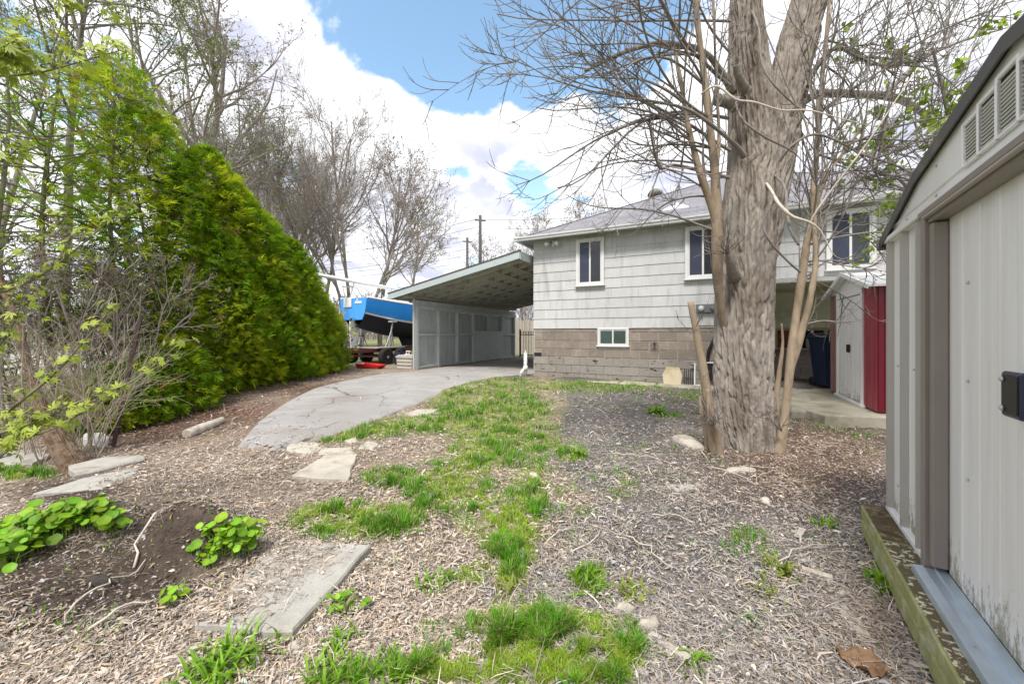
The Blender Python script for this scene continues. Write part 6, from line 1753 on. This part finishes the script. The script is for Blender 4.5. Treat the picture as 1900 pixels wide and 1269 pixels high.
# ------------------------------------------------------------------ plants
def blade_clump(name, px, py, n, L, wd, label, cat, col=(.20, .36, .03), spread=.9, seed=0, base_r=.03):
    """strap-leaved shoots: each leaf an arching tapered ribbon"""
    rg = np.random.default_rng(seed); c = G(px, py); c.z -= .01
    e = empty(name, c, 0, label, cat, 'leafy clumps'); A = Acc()
    a = rg.random(n) * 2 * pi; l = L * rg.uniform(.5, 1.1, n); tilt = spread * rg.random(n) ** .8
    st = np.stack([base_r * rg.normal(0, 1, n), base_r * rg.normal(0, 1, n), np.zeros(n)], 1)
    S = 6; P_ = np.empty((n, S, 3)); P_[:, 0] = st; ang = tilt.copy()
    for i in range(1, S):
        P_[:, i] = P_[:, i - 1] + (l / (S - 1))[:, None] * np.stack([np.sin(ang) * np.cos(a), np.sin(ang) * np.sin(a), np.cos(ang)], 1)
        ang = ang + (.16 + .35 * tilt) * rg.uniform(.6, 1.4, n)
    sd = np.stack([-np.sin(a), np.cos(a), np.zeros(n)], 1)
    w_ = wd * np.array([.7, 1.0, 1.0, .85, .55, .04])[None, :, None] * rg.uniform(.7, 1.2, n)[:, None, None]
    up = np.zeros((n, S, 3)); up[..., 2] = .25
    V = np.stack([P_ - sd[:, None] * w_ + up * w_, P_, P_ + sd[:, None] * w_ + up * w_], 2).reshape(-1, 3)
    i0 = np.arange(n)[:, None, None] * S * 3 + np.arange(S - 1)[None, :, None] * 3 + np.arange(2)[None, None]
    F = np.stack([i0, i0 + 1, i0 + 4, i0 + 3], -1).reshape(-1, 4)
    C = np.repeat(np.array(col)[None] * rg.uniform(.7, 1.25, (n, 1)) * (1 + np.array([.15, 0, .3]) * rg.normal(0, .5, (n, 1))), S * 3, 0)
    tipc = np.tile(np.repeat(np.linspace(.75, 1.15, S), 3), n)[:, None]
    link('leaves', np_mesh('leaves', V, F, np.clip(C * tipc, .005, 1), True), m_leaf, e)
    return e
BC = [(418, 1238, 170, .15, .0065, 'lush daylily clump at the near corner of the large slab'),
      (622, 1255, 110, .14, .0055, 'daylily clump right of the large slab front corner'),
      (628, 1200, 46, .10, .006, 'small upright shoot cluster behind the front daylily clumps'),
      (722, 1255, 90, .125, .0055, 'daylily clump in the bottom centre left'),
      (806, 1088, 40, .10, .008, 'single bright shoot cluster in the straw, centre'),
      (1217, 768, 60, .24, .014, 'bright leafy clump on bare soil near the house'),
      (1447, 1062, 50, .12, .007, 'bright green weed tuft right foreground, above the yellow one'),
      (1420, 1100, 60, .08, .006, 'low yellow-green moss tuft in the right foreground'),
      (1636, 1088, 50, .13, .010, 'weed growing against the mossy timber base'),
      (1528, 975, 36, .10, .007, 'small weed tuft before the far end of the timber base'),
      (1390, 1145, 26, .07, .006, 'tiny weed in the dark gravel, lower right'),
      (1095, 1092, 60, .15, .006, 'dark grass clump alone in the twigs, centre right'),
      (1180, 1108, 44, .11, .008, 'yellowish shoot cluster right of the lone grass clump'),
      (945, 1095, 34, .10, .007, 'small pale shoot cluster below the tall grass'),
      (1075, 845, 40, .16, .010, 'weed clump at the right edge of the middle grass'),
      (1395, 745, 30, .18, .010, 'weeds against the left foot of the maple'),
      (640, 1140, 26, .10, .010, 'wilted grey-green shoots beside the large slab edge'),
      (1280, 1235, 30, .10, .007, 'small weed right of the grey lath')]
for k, (px, py, n_, L, wd, lb) in enumerate(BC):
    px = 1310 if px == 1395 else px
    col = (.24, .30, .035) if 'yellow' in lb or 'pale' in lb else ((.24, .25, .13) if 'wilted' in lb else (.19, .36, .025))
    blade_clump('leafy_clump', px, py, n_, L, wd, lb, 'plant', col, seed=200 + k, base_r=.022 + .00025 * n_)
def round_leaf_plant(name, spots, n, size, label, seed, hgt=.16):
    rg = np.random.default_rng(seed); c0 = G(*spots[0]); e = empty(name, c0, 0, label, 'plant', 'round-leaved plants')
    A = Acc(); Vs = []; Fs = []; Cs = []; nb = 0; kk = 12
    for q in range(n):
        s = spots[rg.integers(len(spots))]; c = G(s[0] + rg.normal(0, 14), s[1] + rg.normal(0, 7)) - c0
        a = rg.random() * 2 * pi; l = hgt * rg.uniform(.35, 1.0); ti = rg.uniform(.1, .75)
        base = np.array(c); tip = base + np.array([sin(ti) * cos(a), sin(ti) * sin(a), cos(ti)]) * l
        A.add(*tubes(np.array([[base, base + np.array([0, 0, l * .5]) * .9, tip]]), np.array([[.003, .0025, .002]]), 4))
        nrm = np.array([sin(ti) * cos(a) * 1.1 + rg.normal(0, .3), sin(ti) * sin(a) * 1.1 - .3 + rg.normal(0, .3), 1.0]); nrm /= np.linalg.norm(nrm)
        u = np.cross(nrm, [.3, .9, .1]); u /= np.linalg.norm(u); v = np.cross(nrm, u)
        R_ = size * rg.uniform(.4, 1.3); th = np.linspace(0, 2 * pi, kk, endpoint=False) + rg.random()
        rr = R_ * (1 + .05 * np.sin(7 * th)); cup = .18 * R_
        rim = tip + (np.cos(th) * rr)[:, None] * u + (np.sin(th) * rr)[:, None] * v + nrm * (cup + .06 * R_ * np.sin(3 * th + rg.random() * 6))[:, None]
        mid = tip + (np.cos(th) * rr * .55)[:, None] * u + (np.sin(th) * rr * .55)[:, None] * v + nrm * (cup * .55 + .03 * R_ * np.sin(3 * th))[:, None]
        V = np.concatenate([tip[None], mid, rim]); Vs.append(V)
        i = np.arange(kk); j = (i + 1) % kk
        Fs.append((nb + np.stack([np.zeros(kk, int), 1 + i, 1 + j, 1 + j], 1)[:, :3], nb + np.stack([1 + i, 1 + kk + i, 1 + kk + j, 1 + j], 1))); nb += len(V)
        Cs.append(np.tile(np.array((.19 + .10 * rg.random(), .44, .02)) * rg.uniform(.6, 1.25), (len(V), 1)) * np.r_[1.15, np.ones(kk), np.full(kk, .92)][:, None])
    st_ = link('stalks', A.mesh('stalks'), M('leaf_stalk', (.20, .30, .05), .6, .1, 10), e); stuff(st_)
    link('leaves', np_mesh('leaves', np.concatenate(Vs), [np.concatenate([f[0] for f in Fs]), np.concatenate([f[1] for f in Fs])], np.concatenate(Cs), True), m_leaf, st_)
round_leaf_plant('round_leaf_plant', [(20, 1035), (50, 1020), (85, 1003), (120, 985), (155, 975), (190, 972), (10, 1000), (60, 990), (0, 1050), (100, 990), (205, 985)], 420, .028, 'big patch of bright round-leaved plants on the soil heap, left edge', 301)
round_leaf_plant('round_leaf_plant', [(430, 1025), (445, 1015), (415, 1020), (430, 1005), (455, 1025)], 120, .027, 'bright round-leaved plant between the soil heap and large slab', 302)
round_leaf_plant('round_leaf_plant', [(385, 1040), (395, 1035), (375, 1048)], 24, .022, 'small dull-leaved creeper left of the bright round-leaved plant', 303, .08)
round_leaf_plant('round_leaf_plant', [(640, 1130), (655, 1125), (630, 1140)], 22, .020, 'dull small-leaved plant at the right side of the large slab', 304, .09)
round_leaf_plant('round_leaf_plant', [(325, 1115), (335, 1112)], 10, .02, 'tiny seedling in the straw left of the large slab', 305, .06)

# ------------------------------------------------------------------ grass
def scatter(n, py_lo=634, py_hi=1300, near_pow=1.0):
    """random places in front of the camera, even over what it sees, thinning with distance"""
    py = rng.uniform(py_lo, py_hi, n); px = rng.uniform(-560, 1760, n)
    Y = CAM_H * FPX / (py - HOR) ; 
    for _ in range(6):
        X = (px - 950) / FPX * Y; Y = (CAM_H - gz(X, Y)) * FPX / (py - HOR)
    return (px - 950) / FPX * Y, Y
def in_poly(x, y, poly):
    c = np.zeros(len(x), bool); n = len(poly)
    for i in range(n):
        (x0, y0), (x1, y1) = poly[i], poly[(i + 1) % n]
        c ^= ((y0 > y) != (y1 > y)) & (x < (x1 - x0) * (y - y0) / (y1 - y0 + 1e-12) + x0)
    return c
drive_poly = [tuple(p) for p in Lr] + [tuple(p) for p in Rr[::-1]]
slab_poly = [[tuple(G(*p)[:2]) for p in q] for q in ([(517, 1018), (690, 1027), (543, 1190), (360, 1176)], [(541, 889), (605, 847), (662, 846), (646, 896)])]
walk_poly = [tuple(hw(x, y, 0)[:2]) for x, y in ((-.1, -.62), (9.3, -.62), (9.3, 3), (-.1, 3))]
shed_poly = [tuple(sw(x, y, 0)[:2]) for x, y in ((-.05, -.15), (3.2, -.15), (3.2, 2.4), (-.05, 2.4))]
patio_poly = [(4.27, 5.30), (4.33, 5.86), (4.55, 6.6), (5.4, 7.8), (8.9, 5.8), (8.0, 3.7), (5.05, 5.16)]
nG = 2000000
x, y = scatter(nG)
px, py = proj(x, y, gz(x, y))
gw = grass_w(px, py)
patch = fbm(x * 6 + 3, y * 6 + 1, 3)
tuft = fbm(x * 17 + 9, y * 17 + 2, 2)
gw = np.maximum(gw, .10 * sm(.44, .60, fbm(x * .9 + 60, y * .9 + 60, 3)) * sm(500, 800, px) + .03)
dens = np.clip(gw * 1.75 - .045, 0, 1) * sm(.22, .42, patch + .12 * gw) * sm(.20, .45, tuft)
keep = rng.random(nG) < dens * .95
for pl in [drive_poly, walk_poly, shed_poly, patio_poly] + slab_poly:
    keep &= ~in_poly(x, y, pl)
x, y, gw, patch, tuft = x[keep], y[keep], gw[keep], patch[keep], tuft[keep]
n = len(x)
z = gz(x, y)
h = rng.uniform(.016, .078, n) * (.55 + 1.0 * sm(.40, .62, patch)) * (.6 + .7 * np.clip(gw, 0, 1)) * (1 - .25 * sm(6, 9, y))
yaw = rng.random(n) * 2 * pi; bend = rng.uniform(.15, .8, n)
wd = rng.uniform(.0013, .0026, n) * (1 + .22 * np.maximum(y - 2, 0))
dxy = np.stack([np.cos(yaw), np.sin(yaw), np.zeros(n)], 1); sd = np.stack([-np.sin(yaw), np.cos(yaw), np.zeros(n)], 1)
b0 = np.stack([x, y, z - .004], 1)
p1 = b0 + dxy * (h * bend * .25)[:, None] + np.array([0, 0, 1]) * (h * .6)[:, None]
p2 = b0 + dxy * (h * bend)[:, None] + np.array([0, 0, 1]) * (h * (1 - .25 * bend))[:, None]
V = np.stack([b0 - sd * wd[:, None], b0 + sd * wd[:, None], p1 - sd * wd[:, None] * .8, p1 + sd * wd[:, None] * .8, p2], 1).reshape(-1, 3)
i0 = np.arange(n)[:, None] * 5
F4 = i0 + np.array([[0, 1, 3, 2]]); F3 = i0 + np.array([[2, 3, 4]])
f = sm(.35, .6, patch)[:, None]
c = np.array((.29, .46, .022)) * (1 - f) + np.array((.11, .33, .010)) * f
dry = (rng.random(n) < .20)[:, None]
c = np.where(dry, np.array((.46, .38, .20)), c) * rng.uniform(.7, 1.3, (n, 1))
C = np.repeat(c, 5, 0)
print('grass blades', n)
stuff(link('grass', np_mesh('grass', V, [F4, F3], C), m_grass))["label"] = 'patchy green lawn grass'

# ------------------------------------------------------------------ dry litter: straw, chips, twigs and small stones
nL = 600000
x, y = scatter(nL, 648, 1310)
px, py = proj(x, y, gz(x, y))
grey, brown, red, soil = zones(px, py)
gw = np.clip(grass_w(px, py), 0, 1)
den = .58 - .10 * grey - .46 * soil - .22 * gw
den = den * (.45 + 1.1 * fbm(x * 3.5 + 8, y * 3.5 + 3, 3)) * sm(13, 9, y)
den = den * (1 - .55 * soil) * (1 - (.30 + .35 * grey) * sm(.40, .56, fbm(x * 2.1 + 31, y * 2.1 + 7, 4)))
keep = rng.random(nL) < den
for pl in [walk_poly, shed_poly]: keep &= ~in_poly(x, y, pl)
ond = in_poly(x, y, drive_poly) | in_poly(x, y, patio_poly)
ons = in_poly(x, y, slab_poly[0]); ons1 = in_poly(x, y, slab_poly[1])
keep &= ~(ond & (rng.random(nL) < np.where(py > 795, .72, np.where(fbm(x * 1.5, y * 1.5, 3) > .5, .95, .99)))) & ~(ons1 & (rng.random(nL) < .97))
A0, B0 = np.array(G(360, 1176)[:2]), np.array(G(517, 1018)[:2])
dirt = np.exp(-(((px - 500) / 120 + (py - 1080) / 90) / .55) ** 2)
keep &= ~(ons & (rng.random(nL) > .5 * dirt))
sel = np.where(keep)[0]
x, y, grey, brown, red, soil, ond, ons, gw = [a[sel] for a in (x, y, grey, brown, red, soil, ond, ons, gw)]
n = len(x); print('litter', n)
z = gz(x, y) + np.where(ons, .052, 0) + np.where(ond, .05, 0)
twigf = rng.random(n) < (.16 + .30 * np.clip(grey + brown, 0, 1))
Ln = np.clip(rng.lognormal(-3.75, .55, n), .006, .10) * (1 + .16 * np.maximum(y - 2, 0)); Wn = np.clip(rng.lognormal(-5.92, .48, n), .0011, .010) * (1 + .12 * np.maximum(y - 2, 0))
Ln = np.where(twigf, Ln * rng.uniform(1.2, 3.6, n), Ln); Wn = np.where(twigf, Wn * .42, Wn)
chip = (~twigf) & (rng.random(n) < .10); Ln = np.where(chip, Ln * .6, Ln); Wn = np.where(chip, Wn * 2.0, Wn)
yaw = rng.random(n) * 2 * pi; pit = rng.normal(0, .22, n); curl = rng.normal(0, .8, n) * np.where(twigf, .35, 1)
e1 = np.stack([np.cos(yaw - curl * .5) * np.cos(pit), np.sin(yaw - curl * .5) * np.cos(pit), np.sin(pit) + .15], 1)
e2 = np.stack([np.cos(yaw + curl * .5) * np.cos(pit), np.sin(yaw + curl * .5) * np.cos(pit), np.sin(pit) - .22], 1)
c0 = np.stack([x, y, z + rng.uniform(.003, .022, n) + np.abs(np.sin(pit)) * Ln * .35], 1)
a = c0 - e1 * (Ln * .5)[:, None]; b = c0; d_ = c0 + e2 * (Ln * .5)[:, None]
rollv = rng.normal(0, .5, n)
s1 = np.stack([-np.sin(yaw) * np.cos(rollv), np.cos(yaw) * np.cos(rollv), np.sin(rollv)], 1) * Wn[:, None]
lift = np.array([0, 0, 1.]) * (Wn * .7)[:, None]
V = np.stack([a - s1 * .5, a + s1 * .5, b - s1, b + s1, d_ - s1 * .4, d_ + s1 * .4], 1).reshape(-1, 3)
i0 = np.arange(n)[:, None] * 6
F = np.concatenate([i0 + np.array([[0, 1, 3, 2]]), i0 + np.array([[2, 3, 5, 4]])])
lc = np.array((.53, .445, .365)) * np.ones((n, 1)); g_ = grey[:, None]
lc = lc * (1 - g_) + np.array((.43, .385, .345)) * g_
for wgt, cc in ((brown, (.44, .33, .255)), (red, (.30, .185, .13)), (soil, (.30, .235, .185))):
    lc = lc * (1 - wgt[:, None] * .85) + np.array(cc) * wgt[:, None] * .85
dk = (rng.random(n) < .25)[:, None]
lc = np.where(dk, lc * .5, lc)
pale = (rng.random(n) < .05)[:, None]
lc = np.where(pale, np.array((.74, .66, .55)), lc)
lc = lc * rng.uniform(.72, 1.18, (n, 1)) * (1 + np.array([.05, 0, -.08]) * rng.normal(0, 1, (n, 1)))
stuff(link('dry_litter', np_mesh('dry_litter', V, F, np.repeat(np.clip(lc, .01, .9), 6, 0)), m_litter))["label"] = 'dry straw, leaf and twig litter over the yard'
# gravel and crumbs
nS = 145000
x, y = scatter(nS, 660, 1310); px, py = proj(x, y, gz(x, y)); grey, brown, red, soil = zones(px, py)
keep = rng.random(nS) < (.05 + .38 * grey + .45 * soil)
for pl in [drive_poly, walk_poly, shed_poly, patio_poly] + slab_poly: keep &= ~in_poly(x, y, pl)
x, y, grey, soil = x[keep], y[keep], grey[keep], soil[keep]; n = len(x); print('gravel', n)
r = rng.uniform(.003, .0085, n) * (1 + .15 * np.maximum(y - 2, 0)) * np.where(rng.random(n) < .03, 2.2, 1)
oc = np.array([[1, 0, 0], [0, 1, 0], [-1, 0, 0], [0, -1, 0], [0, 0, 1.]])
q = oc[None] * rng.uniform(.6, 1.3, (n, 5, 3)); ca, sa = np.cos(yw := rng.random(n) * 6.28), np.sin(yw)
q = np.stack([q[..., 0] * ca[:, None] - q[..., 1] * sa[:, None], q[..., 0] * sa[:, None] + q[..., 1] * ca[:, None], q[..., 2] * .8], -1)
V = (np.stack([x, y, gz(x, y)], 1)[:, None] + q * r[:, None, None]).reshape(-1, 3)
i0 = np.arange(n)[:, None] * 5
F = np.concatenate([i0 + np.array([[k, (k + 1) % 4, 4]]) for k in range(4)])
c = np.where((rng.random(n) < soil * .9)[:, None], np.array((.07, .055, .045)), np.array((.34, .31, .285))) * rng.uniform(.5, 1.5, (n, 1))
stuff(link('gravel', np_mesh('gravel', V, F, np.repeat(np.clip(c, .01, .8), 5, 0)), m_litter))["label"] = 'grey gravel and soil crumbs on the bare ground'
